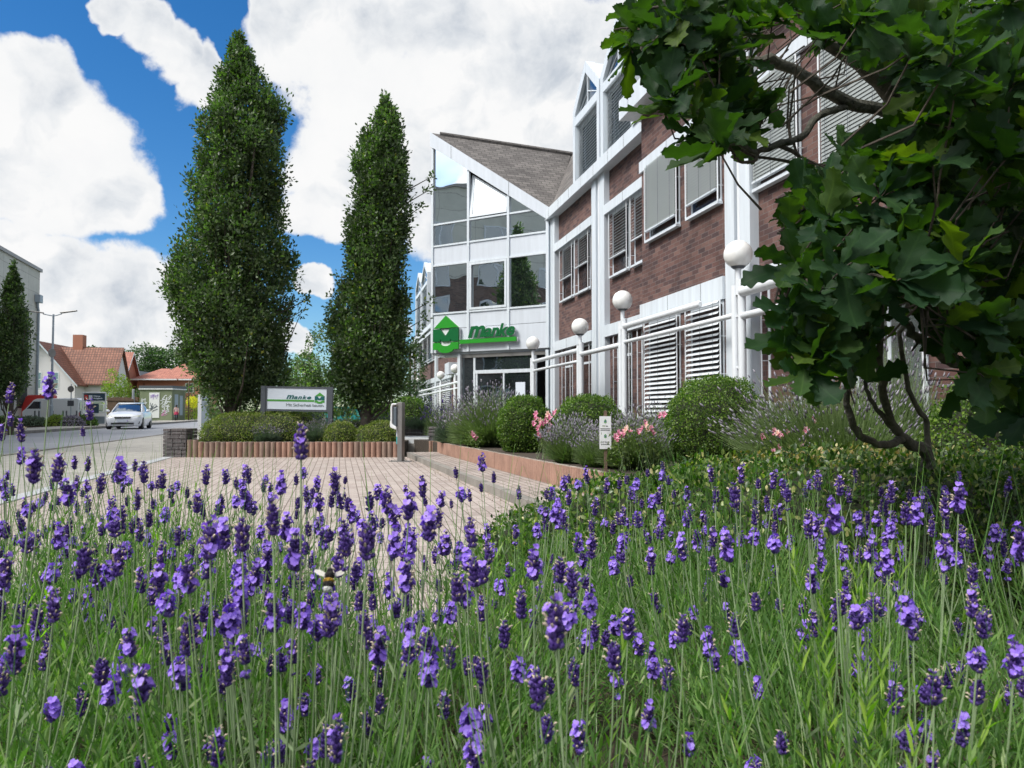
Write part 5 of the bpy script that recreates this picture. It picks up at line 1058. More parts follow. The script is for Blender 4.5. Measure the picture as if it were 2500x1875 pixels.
Y3 = 31; b3 = xat(25, Y3); rows3 = [(638, 22, 28), (690, 5, 48), (760, -18, 62), (850, -30, 74), (930, -25, 72), (975, -5, 50)]
t3 = column_oak('columnar_oak', 'narrow columnar oak at the left edge before the concrete block', (b3, Y3, .1), prof_px(rows3, Y3, b3, .1)[::-1], ncl=800, lsz=.11, per=26, seed=8)
def copy_tree(o, **k):
    c = o.copy(); C.objects.link(c)
    for ch in o.children: d = ch.copy(); C.objects.link(d); d.parent = c
    for a, v in k.items(): c[a] = v
    return c
c = copy_tree(t3, label='columnar street oak mirrored in the right panes of the glazed tower'); c.location = (-17.5, 15.5, 0); c.scale = (2.0, 2.0, 1.75)
# ---- background trees
def crown_tree(name, label, base, ells, n, lsz, m='bgleaf', trunk=.2, group=None, cat='tree'):
    o = thing(name, label, cat, base, 0, group); P = []; N = []
    for a in ells:
        k = int(n*a[3]*a[5]/sum(b[3]*b[5] for b in ells)); u = RNG.normal(size=(k, 3)); u /= np.linalg.norm(u, axis=1, keepdims=True); nl = 26; cc = u[:nl]
        rr = RNG.uniform(.55, 1.0, k)**.6; P.append(np.array(a[:3])+u*np.array(a[3:6])*(rr*(1+.14*np.sin(u[:, 0]*7+a[0])*np.sin(u[:, 2]*8+u[:, 1]*5)))[:, None]); N.append(u)
    P = np.concatenate(P); N = np.concatenate(N); keep = np.sin(P[:, 0]*2.1/lsz*.18)+np.sin(P[:, 2]*2.7/lsz*.18+P[:, 1])+RNG.normal(0, .8, len(P)) > -.9; P = P[keep]; N = N[keep]
    V, F, _ = scatter(T_SM[0], T_SM[1], P, N*.5+rdir(len(P)), N+rdir(len(P))*.9, RNG.uniform(.6, 1.3, len(P))*lsz); link('crown', np_mesh('crown', V, F, [m]), o)
    a = ells[0]; mb = MB(); mb.tube([(0, 0, -.1), (0, 0, a[2]*.5), (a[0]*.5, 0, a[2])], [trunk, trunk*.8, trunk*.4], 8)
    for b in ells: mb.tube([(0, 0, a[2]*.4), (b[0]*.5, b[1]*.5, b[2]*.75), (b[0], b[1], b[2]+b[5]*.4)], [trunk*.5, trunk*.35, trunk*.1], 6)
    mb.build('trunk', 'bark', o, True); return o
TB = 'trees behind the houses'
crown_tree('broadleaf_tree', 'dark broad tree rising behind the salmon hipped roof', (xat(345, 150), 150, 0), [(0, 0, 10, 5.0, 4, 4.2), (-3.5, 0, 8.5, 3.2, 3, 3.5), (3.5, 0, 10, 3.5, 3, 3.6)], 9000, .55, group=TB)
crown_tree('broadleaf_tree', 'dark tree crown half hidden by the left side of the taller columnar oak', (xat(430, 150), 150, 0), [(0, 0, 10, 4.5, 4, 4.0), (3.5, 0, 9, 3.5, 3, 4)], 7000, .55, group=TB)
crown_tree('broadleaf_tree', 'tree top peeping over the ridge of the cream house', (xat(213, 150), 150, 0), [(0, 0, 12.0, 2.8, 3, 1.8)], 2500, .5, group=TB)
crown_tree('young_tree', 'light yellow green tree beside the red tiled roof', (xat(285, 68), 68, 0), [(0, 0, 2.4, 1.4, 1.2, 1.9), (-.5, 0, 3.8, .6, .6, 1.0), (.5, 0, 2.0, 1.1, 1, 1.3)], 5200, .17, 'yelleaf', .08)
crown_tree('round_shrub', 'lime green conifer showing above the board', (xat(745, 44), 44, 0), [(0, 0, 2.1, 1.05, 1, 1.75), (.6, 0, 1.8, .7, .8, 1.2)], 6000, .13, 'limeleaf', .08)
crown_tree('round_tree', 'mid green round tree between the two columnar oaks', (xat(745, 75), 75, 0), [(0, 0, 5.0, 1.7, 1.5, 1.9), (-1.3, 0, 3.8, 1.3, 1, 1.5)], 5200, .2, 'yew', .1)
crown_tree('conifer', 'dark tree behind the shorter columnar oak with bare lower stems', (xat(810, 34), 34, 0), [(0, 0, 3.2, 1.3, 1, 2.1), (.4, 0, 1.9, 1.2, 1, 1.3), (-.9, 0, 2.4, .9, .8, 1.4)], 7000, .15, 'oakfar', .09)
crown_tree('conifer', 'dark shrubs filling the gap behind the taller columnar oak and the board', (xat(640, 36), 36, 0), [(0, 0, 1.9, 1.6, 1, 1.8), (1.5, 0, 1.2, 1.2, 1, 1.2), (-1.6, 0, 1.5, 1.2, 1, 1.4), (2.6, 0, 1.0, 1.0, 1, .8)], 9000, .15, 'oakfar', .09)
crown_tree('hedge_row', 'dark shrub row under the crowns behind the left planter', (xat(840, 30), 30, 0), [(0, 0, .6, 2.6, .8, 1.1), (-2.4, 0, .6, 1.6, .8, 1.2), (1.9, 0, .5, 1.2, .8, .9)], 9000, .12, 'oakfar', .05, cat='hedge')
crown_tree('round_tree', 'green tree between the shorter oak and the left wing', (xat(1000, 58), 58, 0), [(0, 0, 4.2, 1.3, 1, 2.3), (-1.5, 0, 3.0, 1.4, 1, 2.4), (.6, 0, 2.0, 1.2, 1, 1.6)], 6000, .2, 'bgleaf', .1)
crown_tree('garden_shrub', 'golden yellow shrub beside the thin pole', (xat(470, 76), 76, 0), [(0, 0, 1.9, .55, .5, .6)], 900, .12, 'goldleaf', .04, cat='shrub')
crown_tree('garden_shrub', 'bright green hedge right of the graffiti hut', (xat(462, 77), 77.5, 0), [(0, 0, 1.0, 1.3, .6, 1.4), (1.0, 0, 1.2, .9, .6, 1.5)], 3600, .14, 'yelleaf', .05, cat='shrub')
crown_tree('garden_shrub', 'tall green bushes behind the golden shrub', (xat(475, 86), 86, 0), [(0, 0, 2.2, 1.9, 1, 2.4), (1.8, 0, 2.0, 1.5, 1, 2.2)], 4000, .2, 'bgleaf', .1, cat='shrub')
crown_tree('garden_shrub', 'green bush left of the graffiti hut', (xat(328, 74), 74, 0), [(0, 0, 1.6, 1.0, .8, 1.7), (-.9, 0, 1.0, .9, .8, 1.1)], 3600, .15, 'bgleaf', .06, cat='shrub')
crown_tree('garden_shrub', 'grey green shrub before the cream house wall', (xat(95, 64), 64, 0), [(0, 0, 1.1, 1.6, .8, 1.3)], 2500, .15, 'bgleaf', .06, cat='shrub')
for px, Y, rx, rz, m, lb in ((20, 44, 1.4, .45, 'yew', 'low shrub at the left end of the planting strip'), (78, 44, 1.0, .42, 'lavblue', 'grey green shrub in the planting strip'), (139, 44, .55, .50, 'yelleaf', 'bright green round shrub under the street lamp'), (175, 44.2, .75, .45, 'lavflow', 'violet grey lavender mound in the planting strip'), (212, 45, .6, .5, 'yew', 'dark green shrub under the sign frame')):
    bush('strip_shrub', lb, 'shrub', [(xat(px, Y), Y, .1, rx, .6, rz+.15)], 1500, .10, m, 'shrubs of the planting strip', jit=.06, zmin=.0)
tag(sheet('planting_strip', [(xat(-60, 43.2), 43.2), (xat(235, 43.6), 43.6), (xat(225, 45.6), 45.6), (xat(-60, 45.6), 45.6)], .13, 'soil', .15), kind='structure')
# ================================================================== LAVENDER BED IN FRONT
tag(sheet('planting_bed', [(-1.15, -.6), (2.6, -.6), (3.6, 3.6), (1.0, 3.2), (.1, 2.75), (-.1, 2.4), (-.5, 2.1), (-2.0, 2.55)], .28, 'soil', .35), kind='structure')
def tubeN(path, r, seg, V, F, mi, m):
    n0 = len(V); path = [Vector(p) for p in path]; up = Vector((1, 0, 0))
    for i, p in enumerate(path):
        d = (path[min(i+1, len(path)-1)]-path[max(i-1, 0)]).normalized(); u = (up-d*up.dot(d)).normalized(); w_ = d.cross(u); rr = r[i] if hasattr(r, '__len__') else r
        for j in range(seg): a = 2*math.pi*j/seg; V.append(p+(u*math.cos(a)+w_*math.sin(a))*rr)
    for i in range(len(path)-1):
        for j in range(seg): k = (j+1) % seg; F.append([n0+i*seg+j, n0+i*seg+k, n0+(i+1)*seg+k, n0+(i+1)*seg+j]); mi.append(m)
def spike_mesh(seed, openf, whorls, low):
    """flower spike, base at origin, height ~ .035-.05 along +z; slots: calyx, petal, tip, stem"""
    g = np.random.default_rng(seed); V = []; F = []; mi = []
    step = .0056; z = .0; zs = []
    if low: zs.append((.0, .7, 6)); z = .016
    for k in range(whorls): f = k/(whorls-1); zs.append((z+step*k, (.72+.5*math.sin(math.pi*min(1, .25+f*.75)))*(1 if f < .8 else .78), 9 if f < .8 else 6))
    Hs = zs[-1][0]
    tubeN([(0, 0, -.004), (0, 0, Hs+.004)], [.0011, .0007], 6, V, F, mi, 3)
    for (zc, sc, nn) in zs:
        ph = g.uniform(0, 6.28)
        for j in range(nn):
            a = ph+2*math.pi*j/nn+g.normal(0, .12); el = g.uniform(.45, .95); d = Vector((math.cos(a)*math.cos(el), math.sin(a)*math.cos(el), math.sin(el))); L_ = .0070*sc*g.uniform(.85, 1.15); p0 = Vector((0, 0, zc+g.normal(0, .0007)))
            r = .0019*sc; tubeN([p0+d*.0008, p0+d*L_*.45, p0+d*L_*.85, p0+d*L_], [r*.55, r*1.05, r*.95, r*.55], 6, V, F, mi, 0)
            q = p0+d*L_; side = d.cross(Vector((0, 0, 1))).normalized(); upv = side.cross(d)
            if g.random() < openf:    # open floret: two upper lobes, three lower
                s = .0038*g.uniform(.85, 1.25); tubeN([q-d*.001, q+d*.0030], [r*.5, r*.9], 5, V, F, mi, 1); c = q+d*.0028
                for (ax, az, ss) in ((-.62, .62, 1.15), (.62, .62, 1.15), (-.75, -.35, .8), (.75, -.35, .8), (0, -.8, .8)):
                    o_ = (side*ax+upv*az).normalized(); t_ = o_.cross(d).normalized(); n0 = len(V); w_ = s*.52*ss
                    V += [c, c+o_*s*.45*ss+t_*w_-d*.0002, c+o_*s*.45*ss-t_*w_-d*.0002, c+o_*s*.95*ss+t_*w_*.75+d*.0006, c+o_*s*.95*ss-t_*w_*.75+d*.0006, c+o_*s*1.15*ss+d*.0002]
                    F += [[n0, n0+1, n0+3, n0+5], [n0, n0+5, n0+4, n0+2]]; mi += [1, 1]
            elif g.random() < .30:    # withered brownish floret tip
                n0 = len(V); s = .0036*g.uniform(.7, 1.4); rr = r*.55; tubeN([q-d*.0005, q+d*s*.6+upv*.0005, q+d*s+upv*-.0004], [rr*.7, rr, rr*.5], 5, V, F, mi, 2)
    n = len(F); me = bpy.data.meshes.new('flower_spike'); me.from_pydata([tuple(v) for v in V], [], F)
    for x in ('calyx', 'petal', 'tip', 'stem'): me.materials.append(M[x])
    me.polygons.foreach_set('material_index', mi); me.polygons.foreach_set('use_smooth', [True]*n); me.update(); return me, Hs+.006
SPK = {0: [], 1: []}
for i in range(10): SPK[0].append(spike_mesh(100+i, .05, [5, 6, 7, 6, 5, 7, 4, 8, 9, 8][i], i % 3 == 1))
for i in range(10): SPK[1].append(spike_mesh(200+i, [.22, .34, .16, .42, .28, .2, .36, .22, .3, .38][i], [6, 5, 6, 4, 7, 5, 6, 8, 8, 9][i], i % 3 == 2))
# heads measured in the photograph: crop origin, scale, (x, y, height, open)
HL = [(0, 1000, 3.568, '''90,80,130,0;180,190,190,0;20,195,150,0;300,490,300,0;180,410,140,1;510,500,250,0;650,460,120,0;765,470,130,0;1045,530,200,1;1175,485,110,0;1250,540,190,0;1415,610,150,0;1795,570,160,0;1965,590,120,1;2060,640,110,0;2140,560,150,0;880,640,180,0;590,730,220,1;670,640,140,0;760,700,150,1;765,830,130,0;390,770,100,0;215,850,150,0;40,680,140,0;110,700,100,0;1070,670,110,1;1200,720,90,0;1110,790,100,0;980,850,160,1;1060,920,180,0;1340,840,90,1;1500,800,90,0;1630,720,100,0;1715,800,190,0;1930,800,130,0;2130,780,180,1;1410,765,70,0;670,880,90,1;800,940,80,1;510,1110,210,1;730,1060,120,0;735,1290,280,0;1030,1310,270,0;1290,1140,150,1;1410,1250,220,0;1590,1140,120,0;1300,1330,150,0;45,1400,280,0;1830,1130,340,1;1950,1090,250,1;2110,1080,290,0;1640,1450,300,1;1230,1480,230,0;1320,1600,200,0;790,1610,110,1;2190,1400,130,1;1780,1600,150,0;60,600,120,1;450,640,110,0;540,660,110,0'''),
 (0, 560, 3.16, '80,1260,160,0;380,1215,190,1;690,1390,160,0;640,1555,80,0'), (0, 0, 1, '735,1077,88,0'),
 (600, 1080, 3.568, '''20,280,150,0;30,530,170,1;310,360,190,1;155,380,110,0;215,410,110,0;440,320,100,0;235,650,320,0;530,450,140,0;625,400,100,0;640,520,170,1;775,340,220,0;750,500,130,0;865,350,110,0;530,610,120,0;860,470,80,0;445,540,80,0;925,620,170,1;350,740,220,1;1080,510,170,0;1230,510,220,1;1420,550,250,1;1390,410,80,1;1540,380,190,0;1565,540,130,0;1700,540,200,1;1830,260,100,0;1790,530,80,0;2060,180,150,1;2160,300,100,0;1950,460,110,0;2050,390,80,0;1600,720,280,1;1100,720,200,1;1060,850,330,0;850,800,250,0;870,950,330,0;430,950,330,1;190,1000,220,1;680,850,180,1;1960,780,260,0;2100,790,140,1;1750,880,200,1;1460,860,200,1;1300,880,250,1;1260,640,130,0;590,1020,140,0;90,1140,220,1;1400,1160,290,1;1560,1050,140,0;1650,980,150,0;1095,1200,180,0;1250,1260,200,1;945,1210,150,0;470,1220,140,0;600,1200,200,1;1910,1310,260,1;2000,1150,170,0;2100,1090,150,0;240,1500,300,1;760,1500,300,1;980,1430,130,1;1310,1500,120,1;1680,1400,130,0;2050,1450,190,0;2170,1430,150,0;1770,1090,100,0;1535,1220,90,0'''),
 (0, 1100, 1.7696, '''65,870,190,1;560,870,170,1;610,1010,170,1;980,930,170,1;1060,900,170,1;1265,895,150,1;1640,850,150,1;1640,960,120,0;1850,860,160,1;205,850,110,0;720,860,130,0;340,955,60,0;795,1090,90,1;735,1215,130,1;940,1280,160,0;1460,1250,180,0;1520,1090,100,1;1590,1170,120,0;2090,1160,130,1;1160,1320,120,0;2050,1310,150,1;500,1180,90,0;580,1160,100,0;965,1110,90,0;805,800,160,0;460,700,90,1;280,715,70,0;380,640,90,1;215,750,90,0;905,760,110,1;1045,700,130,0;1425,720,160,0;1555,675,80,1;1710,700,60,1;2080,680,110,0;2110,840,70,1;2180,790,120,0;2000,920,80,0;1880,970,70,1;770,1340,60,0'''),
 (1250, 1100, 1.7696, '''95,490,140,1;15,370,80,1;225,300,80,0;145,345,70,0;360,240,80,0;480,280,80,0;320,100,60,1;245,120,40,0;30,180,60,0;150,185,50,0;245,200,70,0;650,65,40,0;410,150,70,0;465,140,50,0;645,300,70,1;755,190,60,1;700,200,60,0;860,100,70,0;990,100,80,0;1130,125,80,0;1190,210,100,0;960,190,110,0;880,190,70,0;1320,130,80,0;1415,150,90,0;1455,190,70,0;1640,180,90,0;1610,240,80,0;1770,210,80,0;1930,210,120,1;1870,240,110,0;1700,270,100,0;1745,270,110,1;1390,290,140,1;1280,310,110,0;1320,330,90,1;1540,310,60,0;1815,330,90,0;1945,370,100,0;1870,450,150,1;1980,400,80,0;2055,420,80,0;2125,420,80,0;2200,400,150,1;2140,520,90,1;1550,430,110,1;1580,520,80,1;1435,470,100,1;1335,490,80,1;1295,560,110,1;1455,550,70,0;1500,450,80,0;1680,440,80,1;1700,515,50,1;1790,480,50,0;735,400,80,1;800,390,100,0;870,370,90,0;930,420,120,1;855,430,70,1;690,440,60,0;600,490,90,0;460,440,70,0;345,410,110,0;290,390,60,0;305,470,80,1;260,560,140,0;195,520,90,0;185,740,220,0;315,825,110,1;90,720,90,0;120,610,80,0;40,630,80,0;500,620,60,0;545,605,50,0;745,605,50,0;860,540,60,1;990,570,60,0;1020,500,50,0;1110,590,70,1;1155,690,100,0;1255,670,90,0;1305,750,110,0;1255,810,100,1;1395,730,100,1;1560,680,110,0;1730,750,130,0;1710,880,80,0;1975,790,60,1;2070,810,80,1;2170,900,160,1;2150,1050,110,0;2060,1080,90,1;1945,1210,130,1;1500,930,110,1;1655,960,100,0;1650,1070,130,0;1820,1020,150,0;1500,1220,100,1;1680,1310,80,0;1780,1170,90,0;1200,1130,70,1;1200,1000,80,0;1275,1030,60,0;985,1140,80,0;825,1140,60,0;860,1035,50,1;630,1075,60,0;610,1260,50,0;1085,1230,40,0;985,970,90,0;1025,930,80,1;1120,845,80,0;1080,830,50,0;1030,725,60,1;600,890,100,1;670,975,120,0;450,1010,130,1;110,1030,170,0;275,1040,80,0;275,1130,60,0;200,1215,40,0;20,980,80,0;205,880,60,0;1600,755,40,0;640,180,60,0;560,240,60,0;1050,280,80,0;1100,230,70,0;1160,270,70,1''')]
heads = []
for x0, y0, sc, s in HL:
    for t in s.split(';'):
        x, y, h, op = [float(q) for q in t.split(',')]; px = x0+x/sc; py = y0+y/sc; hp = h/sc; real = RNG.uniform(.036, .043)*(1 if hp > 30 else .9)
        Y = min(max(FPX*real/hp, .36), 2.75)
        if px > 1900 and py < 1300: Y = min(Y, 2.0)
        heads.append((at(px, py, Y), hp/FPX*Y, int(op)))
# extra heads deeper in the stand, seen as small violet dots
for k in range(560):
    px = RNG.uniform(0, 2500) if k < 410 else RNG.uniform(0, 1180); Y = RNG.uniform(.8, 2.4); zz = RNG.uniform(.52, .77)
    if 980 < px < 1300 and Y > 1.7: continue
    heads.append((Vector((xat(px, Y), Y, zz)), RNG.uniform(.022, .037), int(RNG.random() < .45)))
plants = []
for j, Y in enumerate((.28, .58, .90, 1.24, 1.60, 1.96, 2.30)):
    nx = int((1.5*Y+.9)/.38)+1
    for i in range(-nx//2-1, nx//2+2):
        X = i*.38+(j % 2)*.19+RNG.normal(0, .05); yy = Y+RNG.normal(0, .05)
        if abs(X) > .69*Y+.24: continue
        if -.48 < X < -.06 and Y > 1.85: continue
        if abs(X-.20) < .12 and 1.15 < Y < 1.35: continue
        if (Y > 2.2 and (X > .8 or X < -1.3)) or (Y > 1.9 and X > 1.15): continue
        plants.append((X, yy))
# shared foliage meshes
FOL = []
for v in range(5):
    ns = 95; g = RNG; a = g.uniform(0, 6.283, ns); q = np.sqrt(g.uniform(0, 1, ns)); base = np.stack([np.cos(a)*q*.12, np.sin(a)*q*.12, np.full(ns, .0)], 1)
    dr = np.stack([np.cos(a)*q*.62, np.sin(a)*q*.62, np.ones(ns)], 1)+g.normal(0, .12, (ns, 3)); dr /= np.linalg.norm(dr, axis=1, keepdims=True); L_ = g.uniform(.20, .37, ns)*(1.02-.15*q)
    V1, F1 = blades(base, base+dr*L_[:, None], np.full(ns, .0011), .02)
    nu = 40; au = g.uniform(0, 6.283, nu); qu = np.sqrt(g.uniform(0, 1, nu)); bu = np.stack([np.cos(au)*qu*.12, np.sin(au)*qu*.12, np.full(nu, .05)], 1); lu = g.uniform(.32, .46, nu); tu = bu+np.stack([np.cos(au)*qu*.16, np.sin(au)*qu*.16, lu], 1)+g.normal(0, .02, (nu, 3)); Vu, Fu = blades(bu, tu, np.full(nu, .0011), .01); F1 = np.concatenate([F1, Fu+len(V1)]); V1 = np.concatenate([V1, Vu])
    npair = 15; i = np.repeat(np.arange(ns), npair*2); t = np.tile(np.repeat((np.arange(npair)+.5)/npair, 2), ns); t = .12+.88*t; side = np.tile([1, -1], ns*npair)
    P = base[i]+dr[i]*(L_[i]*t)[:, None]; P[:, 2] += .02*L_[i]*np.sin(t*3.14); ph = g.uniform(0, 6.28, len(i)//2).repeat(2)+np.where(side > 0, 0, math.pi)
    u = np.cross(dr[i], np.array([0.3, .8, .1])); u /= np.linalg.norm(u, axis=1, keepdims=True); w_ = np.cross(dr[i], u); rad = u*np.cos(ph)[:, None]+w_*np.sin(ph)[:, None]
    up = .55+.7*t[:, None]; d = rad*(1.05-.4*t[:, None])+dr[i]*(up+.05); V2, F2, _ = scatter([(x, y*1.12, z) for x, y, z in T_BL[0]], T_BL[1], P, d, dr[i]*1.0-rad*.4+g.normal(0, .3, P.shape), g.uniform(.018, .038, len(P))*(1.05-.25*t))
    k = 26; yv = g.uniform(0, 1, len(P)) < .0
    nb = 260; a2 = g.uniform(0, 6.28, nb); q2 = g.uniform(0, .2, nb); p0 = np.stack([np.cos(a2)*q2*.4, np.sin(a2)*q2*.4, np.zeros(nb)], 1); p1 = np.stack([np.cos(a2)*q2*1.5, np.sin(a2)*q2*1.5, g.uniform(.04, .16, nb)], 1)+g.normal(0, .03, (nb, 3)); V3, F3 = blades(p0, p1, np.full(nb, .0013), .05)
    V = np.concatenate([V1, V2]); F = np.concatenate([F1, F2+len(V1)]); me = np_mesh('foliage', V, F, ['lavl', 'lavy'], np.concatenate([np.zeros(len(F1), int), (np.repeat(L_[i] > .345, 2)).astype(int)]))
    FOL.append((me, np_mesh('dry_twigs', V3, F3, ['dry'])))
cnt = [0]*len(plants); asg = [[] for _ in plants]
for hh in heads:
    p = hh[0]; best = sorted(range(len(plants)), key=lambda i: (plants[i][0]-p.x)**2+(plants[i][1]-p.y)**2+.0006*len(asg[i]))[0]; asg[best].append(hh)
ORD = ['first', 'second', 'third', 'fourth', 'fifth', 'sixth', 'seventh', 'eighth', 'ninth', 'tenth', 'eleventh', 'twelfth']
ROWS = (.28, .58, .90, 1.24, 1.60, 1.96, 2.30)
rown = [min(range(7), key=lambda k: abs(ROWS[k]-y)) for x, y in plants]
def plant_label(i):
    r = rown[i]; order = sorted([k for k in range(len(plants)) if rown[k] == r], key=lambda k: plants[k][0]); return 'lavender plant, %s from the left in the %s row of the bed' % (ORD[order.index(i)], ORD[r])
seen_lab = {}
for pi, (X, Y) in enumerate(plants):
    lab = plant_label(pi)
    o = thing('lavender_plant', lab, 'lavender plant', (X, Y, .28), 0, 'lavender plants of the flowering bed in front')
    fm, dm = FOL[pi % 5]; f = link('foliage', fm, o); rz = RNG.uniform(0, 6.28); f.rotation_euler = (0, 0, rz); sc = RNG.uniform(.9, 1.12); f.scale = (1.25, 1.25, sc*1.04 if Y < 1.1 else sc*1.17 if not (-.7 < X < .2 and Y > 1.5) else sc*.85); d_ = link('dry_twigs', dm, o); d_.rotation_euler = (0, 0, rz); d_.scale = (1.2, 1.2, 1)
    for (p, hl, op) in asg[pi]:
        cand = sorted(SPK[op], key=lambda q: abs(q[1]-min(hl, .048))+RNG.uniform(0, .010)); me, H = cand[0]; s = min(max(hl/H, .6), 1.3)
        tx, ty = p.x-X, p.y-Y; lean = Vector((tx*.35+RNG.normal(0, .03), ty*.35+RNG.normal(0, .03), 1)).normalized(); b = p-lean*(H*s*.5)
        r0 = Vector((tx*.25+RNG.normal(0, .03), ty*.25+RNG.normal(0, .03), 0)); top = b-Vector((X, Y, .28)); c1 = top-lean*(top.z*.5)
        V = []; F = []; mi = []; pts = []
        for t in np.linspace(0, 1, 7): pts.append(r0*(1-t)**2+c1*2*t*(1-t)+top*t*t)
        tubeN(pts, [.0013, .0013, .00125, .0012, .0011, .001, .0010], 5, V, F, mi, 0)
        # a pair of small leaves low on the stalk
        for sgn_ in (-1, 1):
            q = pts[3]; dd = Vector((RNG.normal(0, .4)+sgn_*.6, RNG.normal(0, .4), 1)).normalized(); w_ = dd.cross(Vector((0, 1, 0))).normalized()*.0022; n0 = len(V); V += [q-w_*.5, q+w_*.5, q+dd*.018-w_, q+dd*.018+w_, q+dd*.036]; F += [[n0, n0+2, n0+3, n0+1], [n0+2, n0+4, n0+4, n0+3]]; mi += [0, 0]
        F = [f_ if f_[1] != f_[2] else [f_[0], f_[1], f_[3]] for f_ in F]
        sm = bpy.data.meshes.new('flower_stalk'); sm.from_pydata([tuple(v) for v in V], [], F); sm.materials.append(M['stem']); so = link('flower_stalk', sm, o)
        hd_ = link('flower_spike', me, so); hd_.location = top; hd_.scale = (s*1.03, s*1.03, s*1.06); hd_.rotation_euler = (lean.to_track_quat('Z', 'Y') @ Matrix.Rotation(RNG.uniform(0, 6.28), 3, 'Z').to_quaternion()).to_euler()
# fallen twigs and litter on the bed
k = 1600; P = np.stack([RNG.uniform(-1.4, 1.8, k), RNG.uniform(.3, 2.3, k), np.full(k, .287)], 1); d = rdir(k); d[:, 2] *= .25; V, F, _ = scatter(T_BL[0], T_BL[1], P, d, rdir(k, 1.5), RNG.uniform(.02, .07, k)); tag(link('twig_litter', np_mesh('twig_litter', V, F, ['dry'])), 'dry twigs and litter on the soil between the lavender plants', 'litter', kind='stuff')

# ---- bumblebee
bp_ = at(803, 1417, .84); o = thing('bumblebee', 'bumblebee with yellow band and white tail hovering above the lavender', 'bumblebee', tuple(bp_), 0)
BR = Matrix.Rotation(R(-32), 4, 'X')
bees = [((0, 0, .0055), .0056, (1, 1, .95), 'thorax', 'beeblack'), ((0, 0, -.0005), .0063, (1, .95, .55), 'yellow_band', 'beeyel'), ((0, 0, -.0045), .0064, (1, .95, .75), 'abdomen', 'beeblack'), ((0, 0, -.0095), .0052, (1, .9, .75), 'tail', 'beewhite'), ((0, -.001, .0105), .0034, (1, 1, 1), 'head', 'beeblack')]
for c, r, s_, nm, m in bees: mb = MB(BR); mb.sphere(c, r, 20, 12, s_); b = mb.build(nm, m, o, True)
for s_ in (-1, 1):
    mb = MB(BR @ Matrix.Rotation(s_*R(-12), 4, 'Y')); P = [(s_*.003, .002, .005), (s_*.008, .0025, .0085), (s_*.015, .003, .0105), (s_*.0205, .003, .0095), (s_*.0205, .003, .0068), (s_*.014, .0025, .0042), (s_*.007, .002, .0035)]
    mb.prism(P if s_ > 0 else P[::-1], (0, .0002, 0)); mb.build('wing', 'wing', o)

# ================================================================== NEAR OAK
def oak_leaf(v):
    g = np.random.default_rng(v); st_ = np.linspace(0, 1, 37); wl = []
    for t in st_:
        env = .30*max(0, math.sin(math.pi*min(1, t**1.25)))**.55*(.7+.35*t); lobe = .64+.36*(1-abs(math.sin(t*math.pi*4.6+.5))**1.6*1.0) if .08 < t < .93 else .9
        wl.append(max(.012, env*lobe) if t > .02 else .008)
    V = []; F = []; UV = []; cur = g.uniform(-.35, .35); fold = g.uniform(.1, .4); wv = g.uniform(.01, .03)
    for i, t in enumerate(st_):
        zc = cur*(t-.5)**2*.8+.02*math.sin(t*7+v); w_ = wl[i]
        for s_, k in ((-1, 1.0), (-.5, .5), (0, 0), (.5, .5), (1, 1.0)):
            y = s_*w_; V.append((t+.10*abs(s_)*(w_/.3)-.05*abs(s_), y, zc+abs(y)*fold+wv*math.sin(t*19+s_*2)*abs(s_))); UV.append((t, y))
    for i in range(36):
        for j in range(4): a = i*5+j; F.append((a, a+5, a+6, a+1))
    return V, F, UV
OL = [oak_leaf(i) for i in range(6)]
OK_POLY = [ # (weight, depth range, polygon px)
 (1.45, (1.75, 2.9), [(1540, 0), (1550, 50), (1640, 120), (1650, 200), (1690, 250), (1740, 310), (1790, 350), (1840, 300), (1910, 240), (1900, 130), (1880, 60), (1960, 0)]),
 (1.3, (1.45, 2.8), [(1900, 0), (2560, 0), (2560, 560), (2260, 560), (2200, 420), (2200, 130), (1990, 110)]),
 (1.15, (1.5, 2.8), [(1950, 450), (2060, 380), (2200, 330), (2300, 560), (2560, 560), (2560, 880), (2330, 820), (2120, 760), (1960, 640), (1930, 520)]),
 (.95, (1.5, 2.6), [(1945, 560), (2010, 530), (2130, 700), (2140, 860), (2070, 930), (1985, 930), (1960, 820), (1935, 760), (1950, 650)]),
 (.8, (1.6, 2.6), [(2300, 800), (2560, 800), (2560, 1060), (2420, 960), (2330, 920)]),
]
HOLES = [[(2020, 160), (2130, 175), (2160, 260), (2060, 275), (2020, 240)], [(1850, 370), (1930, 340), (1945, 390), (1865, 430)], [(2165, 760), (2250, 750), (2330, 890), (2320, 1000), (2100, 1000), (2160, 880)], [(1900, 40), (1950, 50), (1945, 95), (1905, 95)]]
def inside(p, poly):
    x, y = p; c = False
    for i in range(len(poly)):
        x1, y1 = poly[i]; x2, y2 = poly[i-1]
        if (y1 > y) != (y2 > y) and x < (x2-x1)*(y-y1)/(y2-y1)+x1: c = not c
    return c
def area(p): return abs(sum(p[i-1][0]*p[i][1]-p[i][0]*p[i-1][1] for i in range(len(p))))/2
clus = []
for w_, (y0, y1), poly in OK_POLY:
    n = int(area(poly)/1e6*w_*470); k = 0; xs = [p[0] for p in poly]; ys = [p[1] for p in poly]
    while k < n:
        p = (RNG.uniform(min(xs), max(xs)), RNG.uniform(min(ys), max(ys)))
        if not inside(p, poly) or any(inside(p, h_) for h_ in HOLES): continue
        clus.append(at(p[0], p[1], RNG.uniform(y0, y1))); k += 1
